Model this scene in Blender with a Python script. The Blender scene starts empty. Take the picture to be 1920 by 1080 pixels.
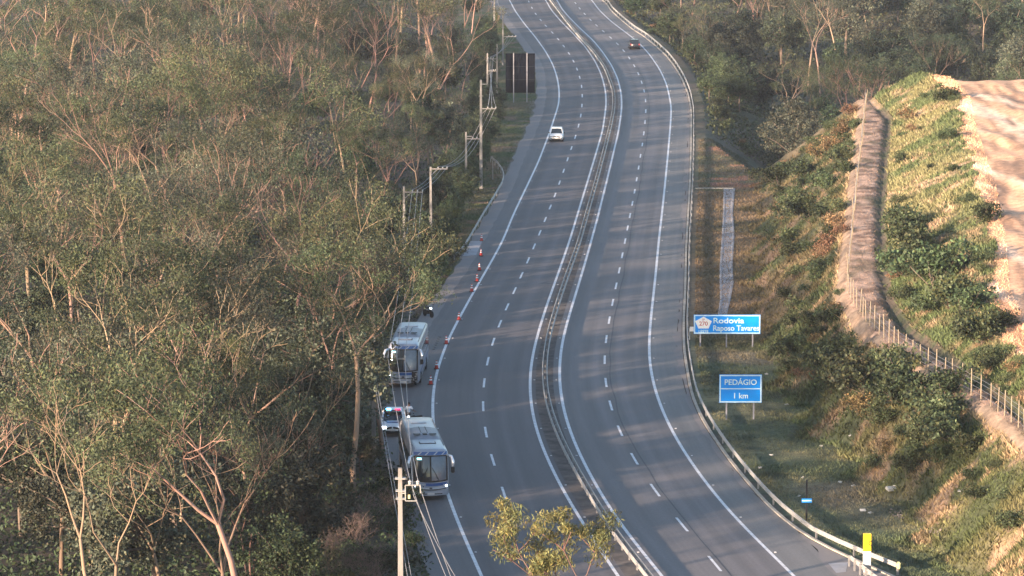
import bpy, bmesh, math, random
import numpy as np
from mathutils import Vector, Matrix
R = math.radians
random.seed(7); rng = np.random.default_rng(7)
SC = bpy.context.scene; COL = SC.collection

# ------------------------------------------------------------------ camera, world, sun, exposure
F, PITCH, CAMH = 7000.0, math.atan(996/7000.0), 50.8
cam = bpy.data.objects.new('camera', bpy.data.cameras.new('camera')); COL.objects.link(cam)
cam.data.sensor_width = 36; cam.data.lens = F/1920*36; cam.data.clip_end = 6000; cam.data.clip_start = 1
cam.location = (0, 0, CAMH); cam.rotation_euler = (math.pi/2-PITCH, 0, 0); SC.camera = cam
SUN_EL, SUN_AZ = R(11.2), R(46)          # shadows run forward and to the right by SUN_AZ
w = bpy.data.worlds.new('World'); SC.world = w; w.use_nodes = True
nt = w.node_tree; bg = nt.nodes['Background']
sky = nt.nodes.new('ShaderNodeTexSky'); sky.sky_type = 'NISHITA'; sky.sun_disc = False
sky.sun_elevation = SUN_EL; sky.sun_rotation = math.pi+SUN_AZ; sky.air_density = 1.0; sky.dust_density = 1.2; sky.ozone_density = 1.4
nt.links.new(sky.outputs[0], bg.inputs[0]); bg.inputs[1].default_value = 0.125
sl = bpy.data.lights.new('sun', 'SUN'); sl.energy = 5.0; sl.angle = R(0.9); sl.color = (1, .73, .53)
so = bpy.data.objects.new('sun', sl); COL.objects.link(so)
sd = Vector((math.sin(SUN_AZ)*math.cos(SUN_EL), math.cos(SUN_AZ)*math.cos(SUN_EL), -math.sin(SUN_EL)))
so.rotation_euler = sd.to_track_quat('-Z', 'Y').to_euler(); so.location = (-60, -60, 80)
SC.view_settings.view_transform = 'Standard'; SC.view_settings.look = 'None'; SC.view_settings.gamma = 1
SC.view_settings.exposure = 1.55
HAZE = .00010

# ------------------------------------------------------------------ surveying helpers: a sight line through the camera to a known height
CP, SP = math.cos(PITCH), math.sin(PITCH)
def G(px, py, h=0.0):
    x = (px-960)/F; y = -(py-540)/F
    dy = CP+y*SP; dz = -SP+y*CP; t = (h-CAMH)/dz
    return np.array((x*t, dy*t, h))
def PX(x, y, z):
    dz = z-CAMH; d = y*CP-dz*SP; u = y*SP+dz*CP
    return 960+F*x/d, 540-F*u/d
Z1 = lambda L: [(x/4.8+920, y/4.8) for x, y in L]
Z2 = lambda L: [(x/4+920, y/4+200) for x, y in L]
Z3 = lambda L: [(x/3.687+800, y/3.687+450) for x, y in L]
Z4 = lambda L: [(x/3+780, y/3+720) for x, y in L]
YG = np.arange(-100, 1301, 1.0)
def curve(pts, h=0.0, sig=7):
    P = np.array([G(a, b, h) for a, b in pts]); P = P[np.argsort(P[:, 1])]
    y, x = P[:, 1], P[:, 0]
    s0 = np.polyfit(y[:4], x[:4], 1)[0]; s1 = np.polyfit(y[-5:], x[-5:], 1)[0]
    ya = np.concatenate([[-100], y, [1300]]); xa = np.concatenate([[x[0]-s0*(y[0]+100)], x, [x[-1]+s1*(1300-y[-1])]])
    v = np.interp(YG, ya, xa)
    if sig:
        k = np.exp(-.5*(np.arange(-3*sig, 3*sig+1)/sig)**2); k /= k.sum()
        pad = 3*sig
        ve = np.concatenate([v[0]-(v[1]-v[0])*np.arange(pad, 0, -1), v, v[-1]+(v[-1]-v[-2])*np.arange(1, pad+1)])
        v = np.convolve(ve, k, 'valid')
    return lambda yy: np.interp(yy, YG, v)
E1 = curve(Z1([(60,20),(110,100),(150,170),(250,290),(350,420),(430,530),(480,640),(490,760),(490,880),(470,1000)])+Z2([(340,170),(260,350),(180,550),(100,720),(0,900)])+[(906,453),(889.5,480),(862,526),(832.5,566),(805,610),(770,660),(735,720),(719,770),(716,830),(725,880),(745,940),(775,1010),(805,1080)])
L1 = curve(Z1([(170,0),(215,90),(300,210),(400,330),(490,455),(560,580),(600,700),(618,820),(615,930)])+Z2([(505,0),(440,200),(360,410),(270,600),(160,830)])+Z3([(530,0),(430,180),(330,350),(230,530),(140,700),(80,870),(50,980)])+Z4([(98,0),(88,170)])+[(822,868),(840,933),(860,983),(880,1030),(902,1077)])
M1P = Z1([(345,15),(370,70),(403,125),(450,180),(495,232),(555,293),(608,352),(658,415),(706,481),(747,550),(778,622),(803,696),(821,778),(825,862),(823,950),(813,1040)])+Z2([(660,143),(636,227),(605,311),(577,395),(548,481),(516,570),(484,663),(447,753),(409,846),(369,946),(326,1048)])+Z3([(702,141),(655,244),(608,350),(555,462),(504,579),(456,704),(418,838),(392,988)])+Z4([(372,125),(387,271),(426,427),(500,614)])
L2 = curve(Z1([(495,0),(545,90),(640,200),(740,300),(850,420),(940,550),(1000,680),(1035,820),(1040,950)])+Z2([(865,0),(840,180),(790,350),(730,550),(660,780)])+Z3([(990,0),(910,230),(830,450),(770,640),(725,820),(708,980)])+Z4([(638,0),(645,130),(680,280),(740,430),(810,570),(855,650),(980,850),(1060,970),(1135,1075)]))
RLt = Z1([(545,0),(600,70),(690,190),(800,320),(930,460),(1030,600),(1105,800),(1110,900)])+Z2([(925,0),(900,130),(850,330),(800,520),(720,800)])+Z3([(1050,20),(990,180),(930,350),(870,540),(830,700),(812,850),(815,980)])+Z4([(720,10),(760,170),(830,340),(920,500),(1020,670),(1130,850),(1240,970),(1320,1075)])
RL = curve(RLt, .75)
L3 = curve(Z1([(598,0),(640,80),(720,170),(810,260),(920,360),(1010,470),(1090,590),(1145,710),(1175,840),(1180,950)])+Z2([(985,0),(960,180),(920,350),(870,560),(805,820)])+Z3([(1140,0),(1080,210),(1010,440),(950,640),(920,800),(915,950)])+Z4([(805,0),(830,160),(880,310),(950,460),(1040,620),(1140,780),(1250,920),(1380,1070)]))
M2P = Z1([(765,28),(799,75),(845,125),(897,178),(951,228),(1014,281),(1078,338),(1143,395),(1198,456),(1249,522),(1294,592),(1330,663),(1360,740),(1383,818),(1396,905),(1398,1000)])+Z2([(1158,115),(1149,200),(1138,284),(1123,369),(1110,457),(1095,545),(1080,635),(1063,725),(1045,817),(1027,910),(1008,1008)])+Z3([(1352,106),(1332,210),(1309,317),(1286,432),(1261,554),(1239,685),(1225,828),(1232,985)])+Z4([(1090,121),(1141,263),(1222,421),(1338,597),(1492,790),(1685,1010)])
L4 = curve(Z1([(910,0),(975,90),(1080,190),(1200,280),(1330,380),(1430,490),(1520,620),(1585,760),(1615,900)])+Z2([(1355,0),(1350,120),(1330,350),(1310,560),(1285,800)])+Z3([(1605,0),(1585,220),(1560,450),(1540,640),(1535,800),(1550,930)])+Z4([(1335,0),(1370,120),(1440,270),(1530,420),(1640,570),(1760,720),(1920,880)])+[(1490,1080)])
E2 = curve(Z1([(1050,60),(1150,150),(1300,240),(1430,340),(1530,450),(1620,560),(1700,690),(1745,830),(1770,960)])+Z2([(1480,50),(1475,300),(1460,650)])+Z3([(1765,0),(1755,300),(1735,600),(1720,690),(1750,880),(1790,1070)])+Z4([(1570,180),(1680,340),(1770,480),(1860,580),(1920,640)])+[(1500,998),(1553,1055),(1580,1085)], sig=4)
RRt = Z1([(1060,0),(1100,60),(1200,150),(1300,230),(1400,290),(1500,370),(1600,460),(1680,560),(1750,680),(1800,800),(1825,920)])+Z2([(1525,0),(1525,250),(1520,500),(1510,700)])+Z3([(1820,0),(1815,300),(1805,520),(1810,700),(1840,880)])+Z4([(1580,20),(1640,150),(1740,300),(1840,430),(1920,520)])+[(1450,928),(1500,970),(1523,987.5),(1569,1010),(1617,1031),(1683,1058)]
RR = curve(RRt, .75, sig=4)
M1 = curve(M1P); M2 = curve(M2P)
# right-hand cut slope: toe, fence line, drain line, terrace edge
def hcurve(L):
    P = np.array([G(a, b, h) for a, b, h in L]); P = P[np.argsort(P[:, 1])]
    s = (P[1, 0]-P[0, 0])/(P[1, 1]-P[0, 1])
    x0 = P[0, 0]-s*40; 
    y = np.concatenate([[P[0, 1]-40], P[:, 1]]); x = np.concatenate([[x0], P[:, 0]]); h = np.concatenate([[P[0, 2]], P[:, 2]])
    return (lambda yy: np.interp(yy, y, x)), (lambda yy: np.interp(yy, y, h))
T0, _ = hcurve([(1840,1180,0),(1800,1080,0),(1740,1000,0),(1670,930,0),(1590,850,0),(1520,790,0),(1480,720,0),(1448,640,0),(1432,560,0),(1428,460,0),(1435,370,0),(1440,335,0)])
T = lambda yy: T0(yy)+.9*np.sin(np.asarray(yy)*.31)+.7*np.sin(np.asarray(yy)*.83+1)
Fn, Fh = hcurve([(1990,880,6.4),(1905,805,6.3),(1850,762,6.2),(1800,735,6.2),(1740,700,6.2),(1680,662,6.2),(1620,608,6.2),(1580,548,6.5),(1590,440,7.5),(1600,350,8.3),(1612,250,9),(1618,190,9.3)])
B, _ = hcurve([(1990,830,6.4),(1920,780,6.3),(1860,735,6.2),(1800,690,6.2),(1745,650,6.2),(1700,620,6.2),(1662,560,6.4),(1655,500,7),(1650,400,8),(1658,300,8.7),(1666,225,9)])
C, Ch = hcurve([(1975,730,8),(1925,690,8),(1885,620,8.5),(1855,540,9.5),(1850,450,10.5),(1835,350,11.5),(1805,250,12.3),(1790,175,13)])
def sstep(a, b, v): t = np.clip((v-a)/(b-a), 0, 1); return t*t*(3-2*t)
def vnoise(x, y, s, seed=0):
    r = np.random.default_rng(seed); tab = r.random((64, 64)); x = np.asarray(x)/s+500; y = np.asarray(y)/s+500
    xi = np.floor(x).astype(int); yi = np.floor(y).astype(int); fx = x-xi; fy = y-yi; fx = fx*fx*(3-2*fx); fy = fy*fy*(3-2*fy)
    g = lambda a, b: tab[a % 64, b % 64]
    return (g(xi, yi)*(1-fx)+g(xi+1, yi)*fx)*(1-fy)+(g(xi, yi+1)*(1-fx)+g(xi+1, yi+1)*fx)*fy
def fbm(x, y, s, seed=0): return (vnoise(x, y, s, seed)+.5*vnoise(x, y, s/2.1, seed+1)+.25*vnoise(x, y, s/4.3, seed+2))/1.75
def HT(x, y):
    x = np.asarray(x, float); y = np.asarray(y, float)
    e1, rr, t, f, b, c = E1(y), RR(y), T(y), Fn(y), B(y), C(y)
    fh, ch = Fh(y), Ch(y)
    # left of the road
    dL = e1-1.2-x
    hl = .035*np.clip(dL-12, 0, 90)*sstep(200, 320, y)+.5*(fbm(x, y, 14, 3)-.5)*sstep(3, 12, dL)
    # right of the road
    f = np.maximum(f, t+1); b = np.maximum(b, f+.8); c = np.maximum(c, b+1.0)
    hr = np.where(x < t, 0, np.where(x < f, fh*np.clip((x-t)/(f-t), 0, 1), np.where(x < b, fh, fh+(ch-fh)*np.clip((x-b)/(c-b), 0, 1))))
    hr = np.where(x > c, ch+np.clip((x-c)*.07, 0, 2.6), hr)
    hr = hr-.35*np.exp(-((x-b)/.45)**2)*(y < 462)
    onslope = sstep(0, 1.5, x-t)*(1-sstep(-.8, .3, x-f))
    hr = hr+onslope*(fbm(x, y, 5, 11)-.5)*1.1+sstep(.5, 2, x-b)*(1-sstep(-1, .5, x-c))*(fbm(x, y, 4, 12)-.5)*.9
    hr = hr+sstep(0, 2, x-c)*((fbm(x+.12*y, y*.12, 1.7, 13)-.5)*.75+(fbm(x, y, 9, 14)-.5)*.8)+sstep(0, 1, x-f)*(1-sstep(-.5, 0, x-b))*(fbm(x, y, 1.0, 15)-.5)*.34
    yg = np.where(x < rr+7.5, 503-(x-rr-1)*7.0, np.where(x < 49, 457, np.interp(x, [49, 53], [457, 434])))
    dx = x-rr
    dist = np.clip(y-560, 0, 900)
    hv = -12+.055*dist+.03*np.clip(x-45, 0, 200)*sstep(560, 800, y)+2*(fbm(x, y, 30, 21)-.5)
    hroad = -.6*np.clip(dx-2.2, 0, 200)
    spur = np.where(dx > 0, -.35*np.clip(dx-2.2, 0, 60)-.5*np.abs(y-560), -99)
    hv = np.maximum(np.maximum(hv, hroad), spur)
    hr = np.where(y > yg, np.maximum(hr-.62*(y-yg), hv), hr)
    hr = np.where(y > yg+40, hv, hr)
    h = np.where(dL > 0, hl, np.where(dx > 1.0, hr, 0))
    road = (dL <= 0.3) & (dx <= 1.0)
    return np.where(road, -.05, h+np.where(dL > 0, -.03, -.03))
def hit(px, py, y0=150, y1=1000):
    x = (px-960)/F; y = -(py-540)/F; dy = CP+y*SP; dz = -SP+y*CP
    ts = np.linspace(y0/dy, y1/dy, 3400); X = x*ts; Y = dy*ts; Z = CAMH+dz*ts
    i = np.argmax(Z <= HT(X, Y)); return Vector((X[i], Y[i], float(HT(X[i], Y[i]))))

# ------------------------------------------------------------------ materials
def mat(name, col, rough=.8, metal=0, var=.0, scale=3.0, vscale=(1, 1, 1), col2=None, bump=0, bscale=20, emit=None, estr=0, spec=.4, attr=None, objvar=0):
    m = bpy.data.materials.new(name); m.use_nodes = True; n = m.node_tree; N = n.nodes; P = N['Principled BSDF']
    P.inputs['Roughness'].default_value = rough; P.inputs['Metallic'].default_value = metal
    P.inputs['Specular IOR Level'].default_value = spec
    c = N.new('ShaderNodeRGB'); c.outputs[0].default_value = (*col, 1); out = c.outputs[0]
    tc = N.new('ShaderNodeTexCoord'); mp = N.new('ShaderNodeMapping'); mp.inputs['Scale'].default_value = vscale
    n.links.new(tc.outputs['Object'], mp.inputs[0])
    if attr:
        a = N.new('ShaderNodeVertexColor'); a.layer_name = attr; out = a.outputs[0]
    if var or col2:
        no = N.new('ShaderNodeTexNoise'); no.inputs['Scale'].default_value = scale; no.inputs['Detail'].default_value = 8; no.inputs['Roughness'].default_value = .65
        n.links.new(mp.outputs[0], no.inputs[0])
        rp = N.new('ShaderNodeMapRange'); rp.inputs[1].default_value = .32; rp.inputs[2].default_value = .68
        n.links.new(no.outputs[0], rp.inputs[0])
        mx = N.new('ShaderNodeMix'); mx.data_type = 'RGBA'
        if col2:
            n.links.new(rp.outputs[0], mx.inputs[0]); n.links.new(out, mx.inputs[6]); mx.inputs[7].default_value = (*col2, 1); out = mx.outputs[2]
        if var:
            rp2 = N.new('ShaderNodeMapRange'); rp2.inputs[1].default_value = .3; rp2.inputs[2].default_value = .7; rp2.inputs[3].default_value = 1-var; rp2.inputs[4].default_value = 1+var
            n.links.new(no.outputs[0], rp2.inputs[0])
            mu = N.new('ShaderNodeVectorMath'); mu.operation = 'SCALE'; n.links.new(out, mu.inputs[0]); n.links.new(rp2.outputs[0], mu.inputs[3]); out = mu.outputs[0]
    if objvar:
        oi = N.new('ShaderNodeObjectInfo'); h = N.new('ShaderNodeHueSaturation')
        r1 = N.new('ShaderNodeMapRange'); r1.inputs[3].default_value = .5-.035*objvar; r1.inputs[4].default_value = .5+.03*objvar
        r2 = N.new('ShaderNodeMapRange'); r2.inputs[3].default_value = 1-.42*objvar; r2.inputs[4].default_value = 1+.5*objvar
        mm = N.new('ShaderNodeMath'); mm.operation = 'FRACT'; m7 = N.new('ShaderNodeMath'); m7.operation = 'MULTIPLY'; m7.inputs[1].default_value = 7.13
        n.links.new(oi.outputs['Random'], r1.inputs[0]); n.links.new(oi.outputs['Random'], m7.inputs[0]); n.links.new(m7.outputs[0], mm.inputs[0]); n.links.new(mm.outputs[0], r2.inputs[0])
        n.links.new(r1.outputs[0], h.inputs[0]); n.links.new(r2.outputs[0], h.inputs[2]); n.links.new(out, h.inputs[4]); out = h.outputs[0]
    n.links.new(out, P.inputs['Base Color'])
    if bump:
        nb = N.new('ShaderNodeTexNoise'); nb.inputs['Scale'].default_value = bscale; nb.inputs['Detail'].default_value = 6; n.links.new(mp.outputs[0], nb.inputs[0])
        b = N.new('ShaderNodeBump'); b.inputs['Strength'].default_value = bump; b.inputs['Distance'].default_value = .1; n.links.new(nb.outputs[0], b.inputs['Height']); n.links.new(b.outputs[0], P.inputs['Normal'])
    if emit:
        P.inputs['Emission Color'].default_value = (*emit, 1); P.inputs['Emission Strength'].default_value = estr
    m['out'] = 1
    return m
def leafmat(name, col, col2, objvar=1.0, trans=.10, scale=.5):
    m = mat(name, col, rough=.6, col2=col2, scale=scale, objvar=objvar, spec=.25)
    n = m.node_tree; N = n.nodes; P = N['Principled BSDF']; O = N['Material Output']
    src = P.inputs['Base Color'].links[0].from_socket
    lv = N.new('ShaderNodeVertexColor'); lv.layer_name = 'lv'
    mu = N.new('ShaderNodeMix'); mu.data_type = 'RGBA'; mu.blend_type = 'MULTIPLY'; mu.inputs[0].default_value = 1
    n.links.new(src, mu.inputs[6]); n.links.new(lv.outputs[0], mu.inputs[7]); n.links.new(mu.outputs[2], P.inputs['Base Color'])
    t = N.new('ShaderNodeBsdfTranslucent'); n.links.new(mu.outputs[2], t.inputs[0])
    ms = N.new('ShaderNodeMixShader'); ms.inputs[0].default_value = trans
    n.links.new(P.outputs[0], ms.inputs[1]); n.links.new(t.outputs[0], ms.inputs[2]); n.links.new(ms.outputs[0], O.inputs[0])
    return m
def roadmat(name, col, lanes, seed):
    """asphalt with along-road wear: UV u across (metres), v along (metres)"""
    m = bpy.data.materials.new(name); m.use_nodes = True; n = m.node_tree; N = n.nodes; P = N['Principled BSDF']
    P.inputs['Roughness'].default_value = .72; P.inputs['Specular IOR Level'].default_value = .35
    uv = N.new('ShaderNodeUVMap'); uv.uv_map = 'UVMap'
    def noise(sc, vs, det=6):
        mp = N.new('ShaderNodeMapping'); mp.inputs['Scale'].default_value = vs; mp.inputs['Location'].default_value = (seed, seed*2, 0); n.links.new(uv.outputs[0], mp.inputs[0])
        t = N.new('ShaderNodeTexNoise'); t.inputs['Scale'].default_value = sc; t.inputs['Detail'].default_value = det; t.inputs['Roughness'].default_value = .6; n.links.new(mp.outputs[0], t.inputs[0]); return t.outputs[0]
    def rng_(s, a, b, c, d):
        r = N.new('ShaderNodeMapRange'); r.inputs[1].default_value = a; r.inputs[2].default_value = b; r.inputs[3].default_value = c; r.inputs[4].default_value = d; n.links.new(s, r.inputs[0]); return r.outputs[0]
    def mul(a, b):
        k = N.new('ShaderNodeMath'); k.operation = 'MULTIPLY'; n.links.new(a, k.inputs[0]); n.links.new(b, k.inputs[1]); return k.outputs[0]
    a = rng_(noise(1, (1.1, .012, 1)), .3, .7, .84, 1.14)      # streaks along the lanes
    b = rng_(noise(1, (.22, .045, 1)), .3, .7, .90, 1.10)
    c = rng_(noise(1, (5, 4, 1)), .3, .7, .90, 1.10)
    tot = mul(mul(a, b), c)
    if lanes:
        sx = N.new('ShaderNodeSeparateXYZ'); n.links.new(uv.outputs[0], sx.inputs[0])
        wv = N.new('ShaderNodeMath'); wv.operation = 'MULTIPLY'; wv.inputs[1].default_value = 2*math.pi/lanes; n.links.new(sx.outputs[0], wv.inputs[0])
        cs = N.new('ShaderNodeMath'); cs.operation = 'COSINE'; n.links.new(wv.outputs[0], cs.inputs[0])
        tot = mul(tot, rng_(cs.outputs[0], -1, 1, .91, 1.07))
    c0 = N.new('ShaderNodeRGB'); c0.outputs[0].default_value = (*col, 1)
    mu = N.new('ShaderNodeVectorMath'); mu.operation = 'SCALE'; n.links.new(c0.outputs[0], mu.inputs[0]); n.links.new(tot, mu.inputs[3]); n.links.new(mu.outputs[0], P.inputs['Base Color'])
    return m

M = {}
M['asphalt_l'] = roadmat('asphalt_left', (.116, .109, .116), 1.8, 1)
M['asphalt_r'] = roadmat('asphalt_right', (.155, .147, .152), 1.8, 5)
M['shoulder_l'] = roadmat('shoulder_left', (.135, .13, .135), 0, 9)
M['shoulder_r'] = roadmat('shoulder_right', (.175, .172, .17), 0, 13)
M['median'] = mat('median_dirt', (.085, .08, .082), .95, var=.3, scale=.8, col2=(.14, .125, .115))
M['gutter'] = mat('gutter_concrete', (.27, .265, .27), .9, var=.35, scale=.6, col2=(.17, .155, .15))
M['kerb'] = mat('kerb_concrete', (.42, .39, .34), .9, var=.3, scale=1)
M['paint'] = mat('white_paint', (.68, .69, .72), .6, var=.25, scale=2)
M['ground'] = mat('ground', (.1, .1, .1), .95, attr='gc', var=.38, scale=1.4, bump=.7, bscale=5)
M['conc'] = mat('pole_concrete', (.27, .26, .25), .9, var=.2, scale=2, vscale=(1, 1, .3))
M['galv'] = mat('galvanised', (.40, .40, .39), .65, metal=.2, var=.15, scale=4)
M['galvd'] = mat('galvanised_dull', (.30, .30, .30), .6, metal=.3, var=.15, scale=4)
M['black'] = mat('black', (.012, .013, .016), .5)
M['rubber'] = mat('rubber', (.015, .015, .016), .85)
M['signback'] = mat('sign_back', (.006, .008, .014), 1, spec=.0, var=.2, scale=1)
M['signpost'] = mat('sign_post', (.26, .27, .31), .6)
M['blue'] = mat('sign_blue', (.0, .28, .90), .35, spec=.5)
M['signwhite'] = mat('sign_white', (.60, .82, .88), .4)
M['shield'] = mat('shield_white', (.85, .88, .9), .4)
M['red'] = mat('sign_red', (.5, .05, .05), .5)
M['silver'] = mat('bus_silver', (.40, .43, .50), .32, metal=.35, spec=.5, var=.05, scale=1)
M['roofs'] = mat('bus_roof', (.40, .43, .50), .4, metal=.15, var=.08, scale=1.2)
M['roofd'] = mat('bus_roof_pod', (.27, .29, .34), .5, metal=.1, var=.1, scale=1.5)
M['glass'] = mat('dark_glass', (.02, .03, .04), .08, spec=.9)
M['glassb'] = mat('blue_glass', (.09, .13, .19), .18, spec=.9, var=.25, scale=1.5)
M['busblue'] = mat('bus_blue', (.03, .10, .30), .3, spec=.6)
M['chrome'] = mat('chrome', (.75, .8, .88), .2, metal=.5, spec=.6)
M['white'] = mat('white_body', (.78, .82, .85), .3, spec=.6)
M['cone'] = mat('cone_red', (.50, .035, .03), .5)
M['refl'] = mat('cone_band', (.92, .93, .95), .3)
M['lamp'] = mat('lamp_on', (.9, .9, .9), .3, emit=(.85, .93, 1), estr=5)
M['lampoff'] = mat('lamp_off', (.6, .62, .66), .15, spec=.8)
M['bluelamp'] = mat('blue_beacon', (.05, .2, .9), .3, emit=(.05, .35, 1), estr=9)
M['redlamp'] = mat('red_beacon', (.6, .05, .15), .3, emit=(1, .06, .2), estr=.6)
M['cyan'] = mat('route_led', (.1, .5, .5), .3, emit=(.25, .9, 1), estr=2.2)
M['darkcar'] = mat('dark_car', (.035, .038, .05), .25, spec=.7)
M['plate'] = mat('plate', (.6, .6, .6), .4)
M['skin'] = mat('skin', (.22, .12, .08), .6)
M['hair'] = mat('hair', (.01, .008, .008), .7)
M['shirt'] = mat('white_shirt', (.75, .78, .85), .8)
M['trouser'] = mat('dark_trousers', (.04, .045, .06), .85)
M['yellow'] = mat('yellow_panel', (.85, .60, .02), .4)
M['white2'] = mat('white_panel', (.8, .8, .78), .5, var=.05)
M['wire'] = mat('wire', (.30, .31, .34), .6)
M['porcelain'] = mat('porcelain', (.5, .5, .48), .3)
M['wood'] = mat('fence_wood', (.30, .25, .18), .85, var=.35, scale=3)
M['bark'] = mat('eucalyptus_bark', (.40, .25, .175), .85, var=.3, scale=1.3, vscale=(1, 1, .25), col2=(.13, .11, .095), objvar=1.0)
M['barkd'] = mat('dark_bark', (.17, .13, .105), .9, var=.3, scale=2, objvar=.6)
M['twig'] = mat('dry_twigs', (.17, .125, .115), .9, var=.3, scale=2)
M['leafA'] = leafmat('eucalyptus_leaf', (.082, .102, .048), (.042, .058, .036))
M['leafB'] = leafmat('broad_leaf', (.055, .085, .038), (.035, .058, .035), .8)
M['leafD'] = leafmat('grey_leaf', (.088, .100, .068), (.048, .060, .048), 1.0)
M['leafE'] = leafmat('dark_gum_leaf', (.042, .064, .034), (.028, .040, .030), 1.0)
M['leafC'] = leafmat('young_gold_leaf', (.16, .14, .05), (.075, .10, .045), .2, scale=.5)
M['leafS'] = leafmat('shrub_leaf', (.058, .082, .036), (.036, .052, .030), 1.0)
M['leafR'] = leafmat('reddish_leaf', (.20, .12, .07), (.11, .10, .05), .8)
M['grass'] = mat('grass', (.1, .1, .1), .9, attr='gc', spec=.2)
M['litter'] = mat('litter', (.5, .5, .48), .7)
M['rock'] = mat('rubble', (.22, .19, .165), .9, var=.3, scale=4)
M['cconc'] = mat('ditch_concrete', (.33, .34, .37), .9, var=.2, scale=.7)
M['yelrefl'] = mat('yellow_reflector', (.8, .75, .35), .5)

# ------------------------------------------------------------------ mesh helpers
def mk(name, V, Fc, m=None, parent=None, cols=None, colname='lv', smooth=False, uv=None):
    me = bpy.data.meshes.new(name)
    if isinstance(Fc, np.ndarray):
        V = np.asarray(V, np.float32); k = Fc.shape[1]; nf = len(Fc)
        me.vertices.add(len(V)); me.vertices.foreach_set('co', V.ravel())
        me.loops.add(nf*k); me.loops.foreach_set('vertex_index', Fc.astype(np.int32).ravel())
        me.polygons.add(nf); me.polygons.foreach_set('loop_start', np.arange(0, nf*k, k, dtype=np.int32))
        me.update(calc_edges=True); me.validate()
    else:
        me.from_pydata([tuple(v) for v in V], [], Fc); me.update()
    if cols is not None:
        a = me.color_attributes.new(colname, 'FLOAT_COLOR', 'POINT'); c = np.ones((len(V), 4), np.float32); c[:, :3] = cols; a.data.foreach_set('color', c.ravel())
    if uv is not None:
        ul = me.uv_layers.new(name='UVMap'); li = np.empty(len(me.loops), np.int32); me.loops.foreach_get('vertex_index', li); ul.data.foreach_set('uv', np.asarray(uv, np.float32)[li].ravel())
    if smooth: me.polygons.foreach_set('use_smooth', np.ones(len(me.polygons), bool))
    o = bpy.data.objects.new(name, me); COL.objects.link(o)
    if m: me.materials.append(m)
    if parent: o.parent = parent
    return o
def tag(o, label=None, cat=None, group=None, kind=None):
    if label: o['label'] = label
    if cat: o['category'] = cat
    if group: o['group'] = group
    if kind: o['kind'] = kind
    return o
def thing(name, loc, label, cat, rz=0, group=None):
    o = bpy.data.objects.new(name, None); COL.objects.link(o); o.location = loc; o.rotation_euler = (0, 0, rz); o.empty_display_size = .3
    return tag(o, label, cat, group)
class MB:
    def __init__(s): s.V = []; s.F = []
    def add(s, V, Fc):
        n = len(s.V); s.V += [tuple(v) for v in V]; s.F += [tuple(i+n for i in f) for f in Fc]; return s
    def box(s, c, d, rz=0, rx=0, ry=0, taper=1):
        hx, hy, hz = d[0]/2, d[1]/2, d[2]/2; m = Matrix.Translation(c) @ Matrix.Rotation(rz, 4, 'Z') @ Matrix.Rotation(rx, 4, 'X') @ Matrix.Rotation(ry, 4, 'Y')
        V = [m @ Vector((x*hx*(taper if z > 0 else 1), y*hy*(taper if z > 0 else 1), z*hz)) for z in (-1, 1) for y in (-1, 1) for x in (-1, 1)]
        return s.add(V, [(0, 2, 3, 1), (4, 5, 7, 6), (0, 1, 5, 4), (2, 6, 7, 3), (0, 4, 6, 2), (1, 3, 7, 5)])
    def tube(s, pts, rad, n=6, cap=True):
        pts = [Vector(p) for p in pts]; rad = [rad]*len(pts) if not hasattr(rad, '__len__') else rad
        b = len(s.V); ref = None
        for i, p in enumerate(pts):
            d = (pts[min(i+1, len(pts)-1)]-pts[max(i-1, 0)]).normalized()
            if ref is None: ref = Vector((1, 0, 0)) if abs(d.x) < .8 else Vector((0, 1, 0))
            u = d.cross(ref).normalized(); v = d.cross(u).normalized(); ref = -d.cross(u).cross(d) if False else ref
            for k in range(n):
                a = 2*math.pi*k/n; s.V.append(tuple(p+(u*math.cos(a)+v*math.sin(a))*rad[i]))
        for i in range(len(pts)-1):
            for k in range(n):
                a, c = b+i*n+k, b+i*n+(k+1) % n; s.F.append((a, c, c+n, a+n))
        if cap: s.F.append(tuple(b+k for k in range(n))[::-1]); s.F.append(tuple(b+(len(pts)-1)*n+k for k in range(n)))
        return s
    def lathe(s, c, prof, n=14, axis='Z'):
        pts = []
        b = len(s.V)
        for r, z in prof:
            for k in range(n):
                a = 2*math.pi*k/n
                v = (r*math.cos(a), r*math.sin(a), z) if axis == 'Z' else (z, r*math.cos(a), r*math.sin(a))
                s.V.append((c[0]+v[0], c[1]+v[1], c[2]+v[2]))
        for i in range(len(prof)-1):
            for k in range(n):
                a, d = b+i*n+k, b+i*n+(k+1) % n; s.F.append((a, d, d+n, a+n))
        s.F.append(tuple(b+k for k in range(n))[::-1]); s.F.append(tuple(b+(len(prof)-1)*n+k for k in range(n)))
        return s
    def grid(s, P):
        """P: rows x cols of points"""
        b = len(s.V); r, c = len(P), len(P[0])
        for row in P: s.V += [tuple(p) for p in row]
        for i in range(r-1):
            for j in range(c-1): a = b+i*c+j; s.F.append((a, a+1, a+c+1, a+c))
        return s
    def build(s, name, m, parent=None, smooth=False, bevel=0):
        o = mk(name, s.V, s.F, m, parent, smooth=smooth)
        bm = bmesh.new(); bm.from_mesh(o.data); bmesh.ops.recalc_face_normals(bm, faces=bm.faces)
        if bevel: bmesh.ops.bevel(bm, geom=[e for e in bm.edges if e.is_manifold and e.calc_face_angle(0) > .5], offset=bevel, segments=2, affect='EDGES')
        bm.to_mesh(o.data); bm.free(); return o
def copy_tree(o, parent=None):
    c = o.copy(); COL.objects.link(c)
    if parent: c.parent = parent
    for ch in KIDS.get(o.name, []): copy_tree(ch, c)
    return c
KIDS = {}
def reg(root):
    bpy.context.view_layer.update()
    for o in [root]+list(root.children_recursive): KIDS[o.name] = list(o.children)
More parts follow.
